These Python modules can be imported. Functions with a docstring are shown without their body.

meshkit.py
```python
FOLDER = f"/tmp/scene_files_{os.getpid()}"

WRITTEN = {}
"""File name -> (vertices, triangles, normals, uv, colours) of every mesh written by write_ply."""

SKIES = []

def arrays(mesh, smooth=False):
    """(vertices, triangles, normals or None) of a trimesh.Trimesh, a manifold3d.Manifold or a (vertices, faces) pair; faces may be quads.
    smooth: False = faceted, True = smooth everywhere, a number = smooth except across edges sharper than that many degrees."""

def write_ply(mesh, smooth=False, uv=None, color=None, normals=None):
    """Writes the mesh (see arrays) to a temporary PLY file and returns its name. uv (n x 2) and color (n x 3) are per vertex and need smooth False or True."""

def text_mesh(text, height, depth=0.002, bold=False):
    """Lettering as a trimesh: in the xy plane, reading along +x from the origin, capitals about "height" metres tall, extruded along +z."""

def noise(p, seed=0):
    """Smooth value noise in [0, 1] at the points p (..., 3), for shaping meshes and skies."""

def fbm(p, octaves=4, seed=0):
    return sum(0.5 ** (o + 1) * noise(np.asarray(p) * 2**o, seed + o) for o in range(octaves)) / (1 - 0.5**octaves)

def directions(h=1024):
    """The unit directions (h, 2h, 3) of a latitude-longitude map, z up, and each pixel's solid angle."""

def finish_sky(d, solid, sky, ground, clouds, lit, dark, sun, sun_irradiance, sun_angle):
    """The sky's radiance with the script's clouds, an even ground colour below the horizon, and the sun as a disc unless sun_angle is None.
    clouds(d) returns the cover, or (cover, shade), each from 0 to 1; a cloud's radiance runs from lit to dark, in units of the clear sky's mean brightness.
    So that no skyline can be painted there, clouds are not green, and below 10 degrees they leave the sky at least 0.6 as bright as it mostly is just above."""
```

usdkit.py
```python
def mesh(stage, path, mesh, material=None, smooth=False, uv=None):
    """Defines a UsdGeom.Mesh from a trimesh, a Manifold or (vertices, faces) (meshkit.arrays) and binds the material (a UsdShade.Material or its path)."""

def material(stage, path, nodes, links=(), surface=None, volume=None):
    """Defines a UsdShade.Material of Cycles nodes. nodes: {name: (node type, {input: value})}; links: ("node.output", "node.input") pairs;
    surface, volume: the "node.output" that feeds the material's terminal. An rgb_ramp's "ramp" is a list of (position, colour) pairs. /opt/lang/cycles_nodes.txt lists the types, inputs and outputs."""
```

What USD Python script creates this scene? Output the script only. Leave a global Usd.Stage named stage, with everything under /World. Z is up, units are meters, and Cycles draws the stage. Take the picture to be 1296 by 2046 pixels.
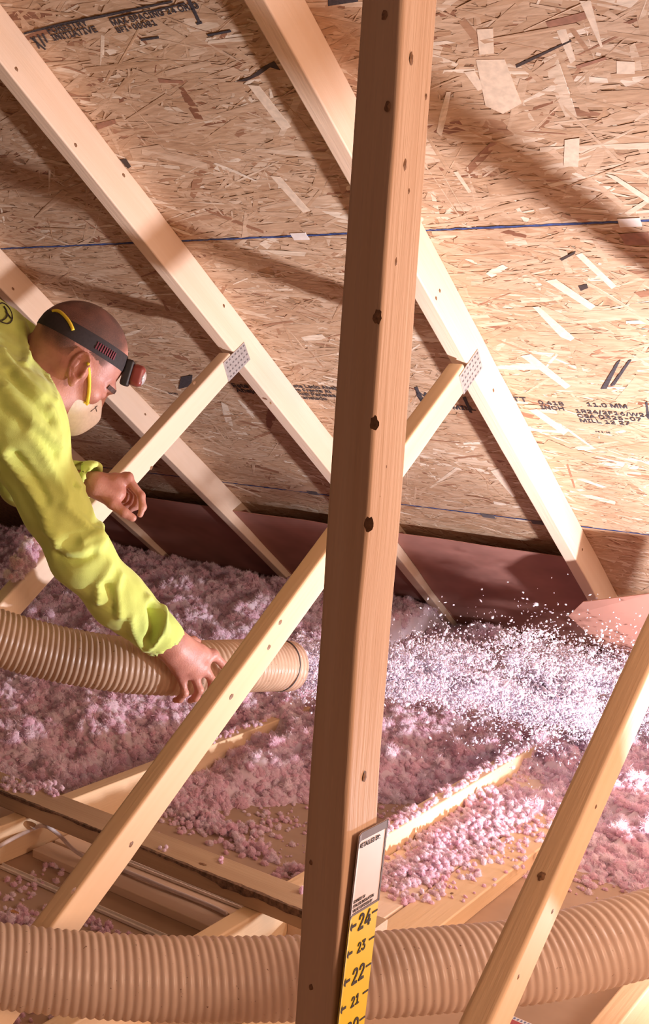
import math
import numpy as np
import trimesh
from scipy import ndimage
from pxr import Gf, Sdf, Usd, UsdGeom, UsdLux, UsdShade, Vt
import usdkit
import meshkit

stage = Usd.Stage.CreateInMemory()
UsdGeom.SetStageUpAxis(stage, UsdGeom.Tokens.z)
UsdGeom.SetStageMetersPerUnit(stage, 1.0)
UsdGeom.Xform.Define(stage, "/World")
UsdGeom.Scope.Define(stage, "/World/Looks")
stage.SetDefaultPrim(stage.GetPrimAtPath("/World"))
V = np.array

# ------------------------------------------------------------------ camera
# x: along the ridge, y: down the slope towards the eave, z: up. The camera stands at the origin.
W, H = 1296, 2046
FPX, PX, PY = 2307.70, 119.07, 1031.14
CR = V([0.73885637, 0.67266551, 0.04015431])
CU = V([-0.12270995, 0.07571419, 0.98955022])
CF = V([-0.66259605, 0.73606281, -0.13848467])
EXPOSURE = 0.29
cam = UsdGeom.Camera.Define(stage, "/World/camera")
m = Gf.Matrix4d(1.0)
m.SetRow(0, Gf.Vec4d(*CR, 0)); m.SetRow(1, Gf.Vec4d(*CU, 0)); m.SetRow(2, Gf.Vec4d(*(-CF), 0))
cam.AddTransformOp().Set(m)
cam.CreateHorizontalApertureAttr(36.0)
cam.CreateVerticalApertureAttr(36.0 * H / W)
cam.CreateFocalLengthAttr(36.0 * FPX / W)
cam.CreateHorizontalApertureOffsetAttr((W / 2 - PX) * 36.0 / W)
cam.CreateVerticalApertureOffsetAttr((PY - H / 2) * 36.0 / W)
cam.CreateClippingRangeAttr(Gf.Vec2f(0.05, 100))
cam.CreateExposureAttr(EXPOSURE)

# ------------------------------------------------------------------ lights
def rotate_to(prim, pos, target):
    z = V(pos, float) - V(target, float); z /= np.linalg.norm(z)
    x = np.cross([0, 0, 1.0], z); x /= np.linalg.norm(x); y = np.cross(z, x)
    mm = Gf.Matrix4d(1.0)
    for i, a in enumerate((x, y, z)):
        mm.SetRow(i, Gf.Vec4d(*map(float, a), 0))
    mm.SetRow(3, Gf.Vec4d(*map(float, pos), 1))
    UsdGeom.Xformable(prim).AddTransformOp().Set(mm)

def rect(name, pos, target, w, h, power, color):
    l = UsdLux.RectLight.Define(stage, "/World/" + name)
    l.CreateWidthAttr(w); l.CreateHeightAttr(h); l.CreateColorAttr(Gf.Vec3f(*color)); l.CreateIntensityAttr(power)
    rotate_to(l, pos, target)
    return l

# the white work lamp that stands low between the joists, right of the frame
key = UsdLux.DiskLight.Define(stage, "/World/work_lamp")
key.CreateRadiusAttr(0.045); key.CreateIntensityAttr(2450.0); key.CreateColorAttr(Gf.Vec3f(0.95, 0.92, 1.0))
rotate_to(key, (0.045, 2.49, -0.965), (-0.60, 2.85, 0.0))
# a warm lamp standing higher to the right, and the dim warm light of the attic behind the photographer
rect("warm_lamp", (1.9, 1.45, -0.12), (-1.6, 2.0, -0.8), 0.8, 0.8, 22.0, (1.0, 0.63, 0.44))
rect("floor_lamp_light", (0.35, 2.50, -0.02), (-0.62, 2.25, -1.1), 0.22, 0.22, 29.0, (1.0, 0.92, 0.90))
rect("attic_light", (0.9, -1.3, 0.9), (-1.2, 2.3, -0.4), 1.4, 1.4, 0.36, (1.0, 0.58, 0.36))
dome = UsdLux.DomeLight.Define(stage, "/World/ambient")
dome.CreateIntensityAttr(0.045); dome.CreateColorAttr(Gf.Vec3f(1.0, 0.60, 0.46))

# ------------------------------------------------------------------ helpers
used = {}
class T:                                     # a thing: path + origin its meshes are written about
    def __init__(s, path, origin=(0, 0, 0)):
        s.path, s.o = path, V(origin, float)

def path_for(name, parent=None):
    base = parent.path if parent else "/World"
    n = used.get((base, name), 0); used[(base, name)] = n + 1
    return f"{base}/{name}" + (f"_{n:03d}" if n else "")

def tag(prim, label=None, cat=None, group=None, kind=None):
    p = prim if isinstance(prim, Usd.Prim) else stage.GetPrimAtPath(prim.path) if isinstance(prim, T) else prim.GetPrim()
    for k, v in (("label", label), ("category", cat), ("group", group), ("kind", kind)):
        if v:
            p.SetCustomDataByKey(k, v)

def thing(name, origin, label=None, cat=None, group=None, kind=None, parent=None):
    p = path_for(name, parent)
    x = UsdGeom.Xform.Define(stage, p)
    po = parent.o if parent else V([0, 0, 0.0])
    x.AddTranslateOp().Set(Gf.Vec3d(*map(float, V(origin, float) - po)))
    tag(x, label, cat, group, kind)
    return T(p, origin)

def obj(name, mesh, mat, parent=None, smooth=False, label=None, cat=None, group=None, kind=None):
    """mesh in world coordinates -> one Mesh prim under parent."""
    v, f, n = meshkit.arrays(mesh, smooth)
    p = path_for(name, parent)
    o = parent.o if parent else V([0, 0, 0.0])
    g = usdkit.mesh(stage, p, (v - o, f), mat)
    if n is not None:
        g.CreateNormalsAttr(Vt.Vec3fArray.FromNumpy(n.astype(np.float32))); g.SetNormalsInterpolation("vertex")
    tag(g, label, cat, group, kind)
    return T(p, o)

def obj_local(name, mesh, M, mat, parent=None, smooth=False, label=None, kind=None):
    """mesh in its own frame (length along local x); M: 4x4 world matrix, columns = axes."""
    v, f, n = meshkit.arrays(mesh, smooth)
    M = np.array(M, float)
    if np.linalg.det(M[:3, :3]) < 0:
        M[:3, 1] *= -1; v = v * [1, -1, 1]; f = f[:, ::-1]
        n = None if n is None else n * [1, -1, 1]
    p = path_for(name, parent)
    g = usdkit.mesh(stage, p, (v, f), mat)
    if n is not None:
        g.CreateNormalsAttr(Vt.Vec3fArray.FromNumpy(n.astype(np.float32))); g.SetNormalsInterpolation("vertex")
    o = parent.o if parent else V([0, 0, 0.0])
    gm = Gf.Matrix4d(1.0)
    for i in range(3):
        gm.SetRow(i, Gf.Vec4d(*map(float, M[:3, i]), 0))
    gm.SetRow(3, Gf.Vec4d(*map(float, M[:3, 3] - o), 1))
    g.AddTransformOp().Set(gm)
    tag(g, label, kind=kind)
    return T(p, M[:3, 3]), g

# ---- where a point of the photograph lies on a plane of the place
def ray(px, py): return CF + CR * (px - PX) / FPX - CU * (py - PY) / FPX
def onx(px, py, x): d = ray(px, py); return d * x / d[0]
def onz(px, py, z): d = ray(px, py); return d * z / d[2]
def onZ(px, py, Z): return ray(px, py) * Z
HR, TH = 1.67921, 0.553759                     # roof plane: z = HR - tan(TH) y
nS = V([0, -math.sin(TH), -math.cos(TH)]); dS = V([0, math.cos(TH), -math.sin(TH)]); EX = V([1.0, 0, 0])
def roof(x, y, off=0.0): return V([x, y, HR - math.tan(TH) * y]) + nS * off
def onroof(px, py, off=0.0):
    d = ray(px, py); return d * ((V([0, 0, HR]) + nS * off) @ nS) / (d @ nS)
def TX(k): return -2.291956 + 0.6100126 * k      # x of the right face of truss k
ZC = -1.0252                                   # top of the bottom chords
ZF = ZC - 0.0890                               # the drywall they stand on

# ------------------------------------------------------------------ materials
def mat(name, nodes, links, surface="p.BSDF", **k):
    return usdkit.material(stage, "/World/Looks/" + name, nodes, links, surface=surface, **k)

def plain(name, c, rough=0.6, var=0.06, scale=40, bump=0.0, **extra):
    c = V(c, float)
    nd = {"tc": ("texture_coordinate", {}), "n": ("noise_texture", {"scale": scale, "detail": 4.0}),
          "r": ("rgb_ramp", {"ramp": [(0.3, tuple(c * (1 - var))), (0.7, tuple(np.minimum(c * (1 + var), 1)))]}),
          "p": ("principled_bsdf", {"roughness": rough, **extra})}
    ln = [("tc.object", "n.vector"), ("n.fac", "r.fac"), ("r.color", "p.base_color")]
    if bump:
        nd["b"] = ("bump", {"strength": 1.0, "distance": bump}); ln += [("n.fac", "b.height"), ("b.normal", "p.normal")]
    return mat(name, nd, ln)

def wood(name, light, dark, rough=0.62, bump=0.0006, grain=(1.1, 26, 26), streak=0.5, dirt=0.0):
    """Sawn softwood: grain runs along the local x of each timber; object_info.random shifts it from piece to piece."""
    light, dark = V(light, float), V(dark, float)
    nd = {"tc": ("texture_coordinate", {}), "oi": ("object_info", {}),
          "sh": ("vector_math", {"math_type": "scale", "vector1": (37.0, 11.0, 23.0)}),
          "ad": ("vector_math", {"math_type": "add"}),
          "mp": ("mapping", {"scale": grain}), "mp2": ("mapping", {"scale": (0.8, 9, 9)}), "mp3": ("mapping", {"scale": (6, 160, 160)}),
          "n1": ("noise_texture", {"scale": 1.0, "detail": 5.0, "roughness": 0.6}),
          "n2": ("noise_texture", {"scale": 1.0, "detail": 3.0}),
          "n3": ("noise_texture", {"scale": 1.0, "detail": 3.0}),
          "m1": ("mix", {"mix_type": "mix", "fac": streak}),
          "r": ("rgb_ramp", {"ramp": [(0.32, tuple(dark)), (0.5, tuple((light + dark) / 2)), (0.64, tuple(light))]}),
          "b": ("bump", {"strength": 1.0, "distance": bump}),
          "p": ("principled_bsdf", {"roughness": rough})}
    ln = [("oi.random", "sh.scale"), ("tc.object", "ad.vector1"), ("sh.vector", "ad.vector2"),
          ("ad.vector", "mp.vector"), ("ad.vector", "mp2.vector"), ("ad.vector", "mp3.vector"),
          ("mp.vector", "n1.vector"), ("mp2.vector", "n2.vector"), ("mp3.vector", "n3.vector"),
          ("n1.color", "m1.color1"), ("n2.color", "m1.color2"), ("m1.color", "r.fac"), ("r.color", "p.base_color"),
          ("n3.fac", "b.height"), ("b.normal", "p.normal")]
    return mat(name, nd, ln)

M = {}
M["pine"] = wood("pine", (0.80, 0.63, 0.49), (0.72, 0.52, 0.36))
M["pine_yellow"] = wood("pine_yellow", (0.80, 0.60, 0.39), (0.69, 0.46, 0.25))
M["pine_post"] = wood("pine_post", (0.73, 0.55, 0.41), (0.53, 0.34, 0.21), bump=0.0016, grain=(0.9, 34, 34))
M["pine_grey"] = wood("pine_grey", (0.60, 0.44, 0.29), (0.44, 0.29, 0.18))
M["knot"] = plain("knot", (0.22, 0.11, 0.05), 0.6, 0.3, 300)
M["bark"] = plain("bark", (0.17, 0.10, 0.065), 0.9, 0.5, 120, 0.003)
M["osb"] = plain("osb", (0.42, 0.25, 0.14), 0.8, 0.3, 60, 0.001)
M["ink"] = plain("ink", (0.05, 0.04, 0.045), 0.8, 0.4, 200)
M["chalk"] = plain("chalk", (0.035, 0.06, 0.19), 0.8, 0.5, 120)
M["steel"] = plain("steel", (0.55, 0.54, 0.55), 0.45, 0.15, 150, metallic=0.7)
M["slot"] = plain("slot", (0.12, 0.10, 0.10), 0.7, 0.2)
M["drywall"] = plain("drywall", (0.43, 0.29, 0.20), 0.85, 0.06, 14)
M["channel"] = plain("channel", (0.80, 0.72, 0.66), 0.45, 0.08)
M["cable"] = plain("cable", (0.78, 0.66, 0.62), 0.5, 0.08)
M["baffle"] = plain("baffle", (0.40, 0.185, 0.145), 0.75, 0.14, 9)
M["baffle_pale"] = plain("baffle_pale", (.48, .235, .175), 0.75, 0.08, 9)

def strand_mat():
    ramp = [(0.0, (.26, .11, .06)), (.025, (.40, .21, .12)), (.07, (.54, .345, .21)), (.45, (.59, .40, .26)), (.86, (.65, .465, .32)), (.95, (.75, .60, .45)), (1.0, (.86, .75, .61))]
    nd = {"g": ("attribute", {"attribute": "shade"}), "r": ("rgb_ramp", {"ramp": ramp}), "tc": ("texture_coordinate", {}),
          "mp": ("mapping", {"scale": (30, 150, 150)}), "n": ("noise_texture", {"scale": 1.0, "detail": 4.0}),
          "n2": ("noise_texture", {"scale": 5.0, "detail": 3.0}),
          "r2": ("rgb_ramp", {"ramp": [(0.3, (.80, .76, .72)), (0.65, (1.05, 1.05, 1.05))]}),
          "r3": ("rgb_ramp", {"ramp": [(0.3, (.86, .82, .80)), (0.65, (1.0, 1.0, 1.0))]}),
          "x": ("mix", {"mix_type": "multiply", "fac": 1.0}), "x2": ("mix", {"mix_type": "multiply", "fac": 1.0}),
          "b": ("bump", {"strength": 1.0, "distance": 0.0006}), "p": ("principled_bsdf", {"roughness": 0.5})}
    return mat("osb_strand", nd, [("g.fac", "r.fac"), ("tc.object", "mp.vector"), ("mp.vector", "n.vector"), ("tc.object", "n2.vector"),
                                  ("n.fac", "r2.fac"), ("n2.fac", "r3.fac"), ("r.color", "x.color1"), ("r2.color", "x.color2"), ("x.color", "x2.color1"), ("r3.color", "x2.color2"),
                                  ("x2.color", "p.base_color"), ("n.fac", "b.height"), ("b.normal", "p.normal")])
M["strand"] = strand_mat()

def fluff(name, a, b, tr=0.35):
    nd = {"g": ("geometry", {}), "n": ("noise_texture", {"scale": 9.0, "detail": 4.0}), "oi": ("object_info", {}),
          "m": ("mix", {"fac": 0.5}), "r": ("rgb_ramp", {"ramp": [(0.3, a), (0.7, b)]}),
          "d": ("diffuse_bsdf", {"roughness": 1.0}), "t": ("translucent_bsdf", {}), "x": ("mix_closure", {"fac": tr})}
    return mat(name, nd, [("g.position", "n.vector"), ("n.color", "m.color1"), ("oi.random", "m.color2"), ("m.color", "r.fac"), ("r.color", "d.color"), ("r.color", "t.color"),
                          ("d.BSDF", "x.closure1"), ("t.BSDF", "x.closure2")], surface="x.closure")
M["fluff"] = fluff("pink_fluff", (.955, .745, .835), (.985, .895, .95), .5)
M["fluff_bed"] = fluff("pink_fluff_bed", (.95, .735, .825), (.985, .88, .94), 0.35)
M["flake"] = fluff("white_flake", (.86, .79, .86), (.93, .88, .95), 0.4)

# ------------------------------------------------------------------ timbers
def timber_mesh(L, w, h, seed, r=0.004, rough=0.0006, step=0.05, ends=True):
    """A board, local x = length, y = 0..w, z = 0..h, with eased edges and sawn unevenness."""
    c = []
    for (cy, cz, a0) in ((w - r, r, -90), (w - r, h - r, 0), (r, h - r, 90), (r, r, 180)):
        for a in (0, 30, 60, 90):
            t = math.radians(a0 + a); c.append((cy + r * math.cos(t), cz + r * math.sin(t)))
    c = V(c); n = len(c)
    k = max(2, int(L / step) + 1); xs = np.linspace(0, L, k)
    v = np.zeros((k, n, 3)); v[..., 0] = xs[:, None]; v[..., 1:] = c[None]
    p = v.reshape(-1, 3)
    for ax, sd in ((1, 1), (2, 2)):
        p[:, ax] += (meshkit.noise(p * [9, 40, 40] + seed * 7.31, sd + seed * 3) - 0.5) * 2 * rough
    i, j = np.meshgrid(np.arange(k - 1), np.arange(n), indexing="ij")
    q = np.stack([i * n + j, i * n + (j + 1) % n, (i + 1) * n + (j + 1) % n, (i + 1) * n + j], -1).reshape(-1, 4)[:, ::-1]
    f = np.vstack([q[:, [0, 1, 2]], q[:, [0, 2, 3]]])
    cap0 = [[0, b, b + 1] for b in range(1, n - 1)]; cap1 = [[(k - 1) * n, (k - 1) * n + b + 1, (k - 1) * n + b] for b in range(1, n - 1)]
    f = np.vstack([f, cap0, cap1])
    mm = trimesh.Trimesh(p, f, process=False)
    if mm.volume < 0: mm.invert()
    return mm

seedc = [0]
def timber(name, parent, o, ex, ey, ez, L, w, h, material, knots=(), rough=0.0006, label=None, r=0.004, step=0.05):
    seedc[0] += 1
    Mx = np.eye(4); Mx[:3, 0], Mx[:3, 1], Mx[:3, 2], Mx[:3, 3] = ex, ey, ez, o
    t, g = obj_local(name, timber_mesh(L, w, h, seedc[0], rough=rough, r=r, step=step), Mx, material, parent, smooth=35, label=label)
    for (p, nrm, rad) in knots:                # world points on a face of the timber
        knot(p, nrm, rad, ex, parent)
    return t

def knot(p, nrm, rad, along, parent):
    rng = np.random.default_rng(int(abs(p[0] * 1000 + p[1] * 77000 + p[2] * 990)) % 99991)
    nrm = V(nrm, float); a = V(along, float); b = np.cross(nrm, a)
    th = np.linspace(0, 2 * np.pi, 14, endpoint=False)
    rr = rad * (0.8 + 0.35 * rng.random(14))
    ring = p + nrm * 0.0003 + np.outer(np.cos(th) * rr * 1.25, a) + np.outer(np.sin(th) * rr * 0.8, b)
    v = np.vstack([ring, [p + nrm * 0.0012]])
    f = [[i, (i + 1) % 14, 14] for i in range(14)]
    obj("knot", (v, V(f)), M["knot"], parent)

# ------------------------------------------------------------------ the shell of the attic
def box(x0, x1, y0, y1, z0, z1):
    b = trimesh.creation.box((x1 - x0, y1 - y0, z1 - z0)); b.apply_translation(((x0 + x1) / 2, (y0 + y1) / 2, (z0 + z1) / 2)); return b

fl = obj("floor", box(-6.5, 3.5, -6.2, 4.6, ZF - 0.0127, ZF), M["drywall"], kind="structure", label="brown paper back of the drywall ceiling seen from above", smooth=False)

YA, YB, YE = 2.2656, 3.3999, 4.45              # seams of the sheathing and its lower end
YR = -0.7                                      # the ridge
ceil = thing("ceiling", (0, 0, HR), kind="structure", label="underside of the strand board roof deck")
def slab(x0, x1, ya, yb, t=0.011):
    c = V([roof(x0, ya), roof(x1, ya), roof(x1, yb), roof(x0, yb)]); d = c - nS * t
    v = np.vstack([c, d]); f = V([[0, 1, 2, 3], [7, 6, 5, 4], [0, 4, 5, 1], [1, 5, 6, 2], [2, 6, 7, 3], [3, 7, 4, 0]])
    mm = trimesh.Trimesh(v, np.vstack([f[:, [0, 1, 2]], f[:, [0, 2, 3]]]), process=False)
    if mm.volume < 0: mm.invert()
    return mm

def on_deck(x, s, z):                         # deck coordinates: x, s = distance down the slope from y = 0, z below the deck
    return np.outer(x, EX) + V([0, 0, HR]) + np.outer(s, dS) + np.outer(z, nS)

def strands(x0, x1, ya, yb, seed, density=4200):
    rng = np.random.default_rng(seed)
    s0, s1 = ya / math.cos(TH), yb / math.cos(TH)
    n = int(density * (x1 - x0) * (s1 - s0))
    cx, cs = rng.uniform(x0, x1, n), rng.uniform(s0, s1, n)
    ang = np.where(rng.random(n) < 0.80, rng.normal(0.10, 0.42, n), rng.uniform(-1.6, 1.6, n))
    L = np.clip(rng.lognormal(math.log(0.070), 0.45, n), 0.018, 0.19)
    w = np.clip(rng.lognormal(math.log(0.0085), 0.60, n), 0.0016, 0.034); w = np.minimum(w, L * 0.5)
    z = rng.permutation(n) / n * 0.0007 + 0.0002
    tilt = rng.normal(0, 0.006, (n, 2))
    # outline of six corners with ragged ends
    e = rng.uniform(-.5, .5, (n, 6)); taper = np.clip(rng.normal(.8, .25, (n, 2)), .05, 1.1)
    ux = np.stack([-.5 + .10 * e[:, 0], -.5 + .12 * e[:, 1], .5 + .12 * e[:, 2], .5 + .10 * e[:, 3]], 1) * L[:, None]
    uy = np.stack([-.5 * taper[:, 0], .5 * taper[:, 0], .5 * taper[:, 1], -.5 * taper[:, 1]], 1) * w[:, None]
    ux = np.insert(ux, 2, 0, axis=1); uy = np.insert(uy, 2, w * (.5 + .25 * e[:, 4]), axis=1)
    ux = np.append(ux, np.zeros((n, 1)), axis=1); uy = np.append(uy, (-w * (.5 + .25 * e[:, 5]))[:, None], axis=1)
    ca, sa = np.cos(ang)[:, None], np.sin(ang)[:, None]
    X, S = cx[:, None] + ux * ca - uy * sa, cs[:, None] + ux * sa + uy * ca
    Z = z[:, None] + np.abs(ux * tilt[:, :1] + uy * tilt[:, 1:] * 3)
    X = np.clip(X, x0 + .0005, x1 - .0005); S = np.clip(S, s0 + .0005, s1 - .0005)
    v = on_deck(X.ravel(), S.ravel(), Z.ravel())
    b = np.arange(n)[:, None] * 6
    f = np.concatenate([b + t for t in ([0, 2, 1], [0, 3, 2], [0, 4, 3], [0, 5, 4])])
    return v, f

panels = {}
jA, jB, jC = TX(1) - .019, TX(2) - .019, TX(1) - .019
for ci, (ya, yb, j) in enumerate(((YR, 1.1313, jB), (1.1313, YA, jA), (YA, YB, jB), (YB, YE, jC))):
    edges = [-6.5, j - 2.44, j, j + 2.44, 3.5]
    for x0, x1 in zip(edges, edges[1:]):
        g = .0015
        p = obj("osb_panel", slab(x0 + g, x1 - g, ya + g, yb - g), M["osb"], ceil)
        panels[(ci, x0 < -2 and x1 < -1.0)] = p if ci not in (0,) else panels.get((ci, True), p)
        panels[(ci, round(x0, 2))] = p
        a, b = max(x0, -4.4), min(x1, 0.5)
        if ci and b - a > .1:
            st = strands(a + g, b - g, ya + g, min(yb, 3.75) - g, 500 + ci * 70 + int(x0 * 3))
            so = obj("strand", st, M["strand"], p, kind="stuff")
            sh = np.repeat(np.random.default_rng(900 + ci * 70 + int(x0 * 3)).random(len(st[0]) // 6), 6)
            UsdGeom.PrimvarsAPI(stage.GetPrimAtPath(so.path)).CreatePrimvar("shade", Sdf.ValueTypeNames.FloatArray, "vertex").Set(Vt.FloatArray.FromNumpy(sh.astype(np.float32)))
def panel_at(x, y):
    ci = 1 if y < YA else 2 if y < YB else 3
    j = (0, jA, jB, jC)[ci]
    return panels[(ci, round(j - 2.44 if x < j else j, 2))]

# dark blue edge sealer along the seams
def ribbon_deck(pts, half, z=0.0013):
    """pts (x, s); a strip of given half width on the deck."""
    p = V(pts, float); t = np.gradient(p, axis=0); t /= np.linalg.norm(t, axis=1)[:, None]; nn = np.stack([-t[:, 1], t[:, 0]], 1)
    hw = np.broadcast_to(half, (len(p),))[:, None]
    a, b = p + nn * hw, p - nn * hw
    v = np.vstack([on_deck(a[:, 0], a[:, 1], np.full(len(p), z)), on_deck(b[:, 0], b[:, 1], np.full(len(p), z))])
    n = len(p); f = [[i, i + 1, n + i + 1, n + i] for i in range(n - 1)]
    return trimesh.Trimesh(v, V([[a, b, c] for a, b, c, d in f] + [[a, c, d] for a, b, c, d in f]), process=False)
rng = np.random.default_rng(3)
for y, xa, xb, x_split in ((YA, -3.6, 0.2, None), (YB, -3.6, 0.2, None)):
    for x0, x1 in ((xa, jB if y == YA else jC), (jB if y == YA else jC, xb)):
        xs = np.arange(x0 + .01, x1 - .01, .012)
        s = y / math.cos(TH) - .0022 + rng.normal(0, .0006, len(xs))
        obj("edge_sealer", ribbon_deck(np.stack([xs, s], 1), .0019 + rng.random(len(xs)) * .0014), M["chalk"], panel_at((x0 + x1) / 2, y - .05))
# H clips in the seams
for px, py in ((599, 471), (1258, 443), (975, 1030), (625, 984), (1075, 1043)):
    c = onroof(px, py); s = c[1] / math.cos(TH)
    b = box(-.019, .019, -.012, .012, 0, .0016)
    Mx = np.eye(4); Mx[:3, 0], Mx[:3, 1], Mx[:3, 2], Mx[:3, 3] = EX, dS, nS, c + nS * .0008
    obj_local("panel_clip", b, Mx, M["channel"] if py < 600 else M["slot"], ceil)

# printing on the boards
def deck_text(lines, px, py, height, lead=1.45, bold=True, tilt=0.0, sx=1.0):
    c = onroof(px, py); s = c[1] / math.cos(TH)
    out = []
    for i, t in enumerate(lines):
        if not t: continue
        mm = meshkit.text_mesh(t, height, 0.0004, bold)
        v = np.array(mm.vertices); x, yv = v[:, 0] * sx, v[:, 1] - i * height * lead
        x, yv = x * math.cos(tilt) - yv * math.sin(tilt), x * math.sin(tilt) + yv * math.cos(tilt)
        out.append(trimesh.Trimesh(on_deck(c[0] + x, s - yv, .0021 + v[:, 2]), mm.faces[:, ::-1], process=False))
    for k in out: obj("lettering", k, M["ink"], panel_at(c[0], c[1]))
def deck_poly(pxs, name="ink_mark", material=None, z=.0020):
    import shapely.geometry as sg
    p = V([onroof(*q) for q in pxs]); c = p.mean(0)
    xy = np.stack([p[:, 0], p[:, 1] / math.cos(TH)], 1)
    poly = sg.Polygon(xy).buffer(0)
    mm = trimesh.creation.extrude_polygon(poly, .0005, engine="earcut")
    v = np.array(mm.vertices)
    mm = trimesh.Trimesh(on_deck(v[:, 0], v[:, 1], z + v[:, 2]), mm.faces, process=False)
    if mm.volume < 0: mm.invert()
    obj(name, mm, material or M["ink"], panel_at(c[0], c[1]))

deck_text(["0.418", "INCH"], 1076, 806, .0155)
deck_text(["11.0 MM"], 1172, 810, .0155)
deck_text(["1R24/2F16/W24", "CSA O325-07", "MILL 12 27"], 1150, 823, .0150, 1.42)
deck_text(["PS 2-10"], 1190, 862, .006)
deck_text(["TT"], 1025, 800, .020)
deck_text(["Este Lado Abajo", "De Frente Al", "Cual Paneles", "Panelado"], 580, 772, .0150, 1.35)
deck_text(["/MA", "K."], 832, 790, .020, 1.3)
deck_text(["Este Lado", "Abajo"], 466, 772, .020, 1.3)
deck_text(["RATED"], 338, 786, .008)
deck_text(["MILL"], 905, 816, .018)
deck_poly([(362, 752), (385, 748), (382, 770), (357, 776)])
deck_poly([(1232, 722), (1240, 717), (1212, 775), (1200, 776)]); deck_poly([(1256, 718), (1262, 717), (1228, 768), (1219, 770)])
deck_poly([(1289, 802), (1293, 801), (1299, 838), (1293, 834)])
deck_poly([(828, 773), (834, 771), (846, 800), (840, 800)])
deck_poly([(924, 793), (930, 791), (944, 824), (938, 822)])
# forestry stamp, top left
deck_poly([(49, 67), (120, 50), (220, 30), (345, 3), (346, -1), (220, 25), (120, 45), (48, 64)])
deck_poly([(374, -2), (381, -3), (401, 40), (397, 45), (390, 30)])
deck_poly([(392, 44), (404, 41), (405, 45), (394, 48)])
deck_text(["FORESTRY", "INITIATIVE"], 98, 66, .0145, 1.25)
deck_text(["MAX SPACING 24 ORIG", "SFI-00081"], 226, 50, .0125, 1.45)
deck_poly([(219, 38), (300, 20), (300, 18), (219, 35)]); deck_poly([(300, 24), (370, 6), (370, 3), (300, 20)])
deck_poly([(281, 76), (318, 71), (318, 75), (283, 80)]); deck_poly([(414, 67), (461, 58), (463, 62), (416, 71)])
for k, (a, b) in enumerate((((66, 72), (78, 96)), ((74, 68), (90, 92)), ((60, 74), (90, 98)), ((84, 66), (94, 84)), ((66, 74), (86, 70)))):
    deck_poly([a, (a[0] + 3, a[1] - 1), (b[0] + 3, b[1] - 1), b])
deck_poly([(656, -2), (716, -6), (716, 1), (656, 10)])
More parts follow.
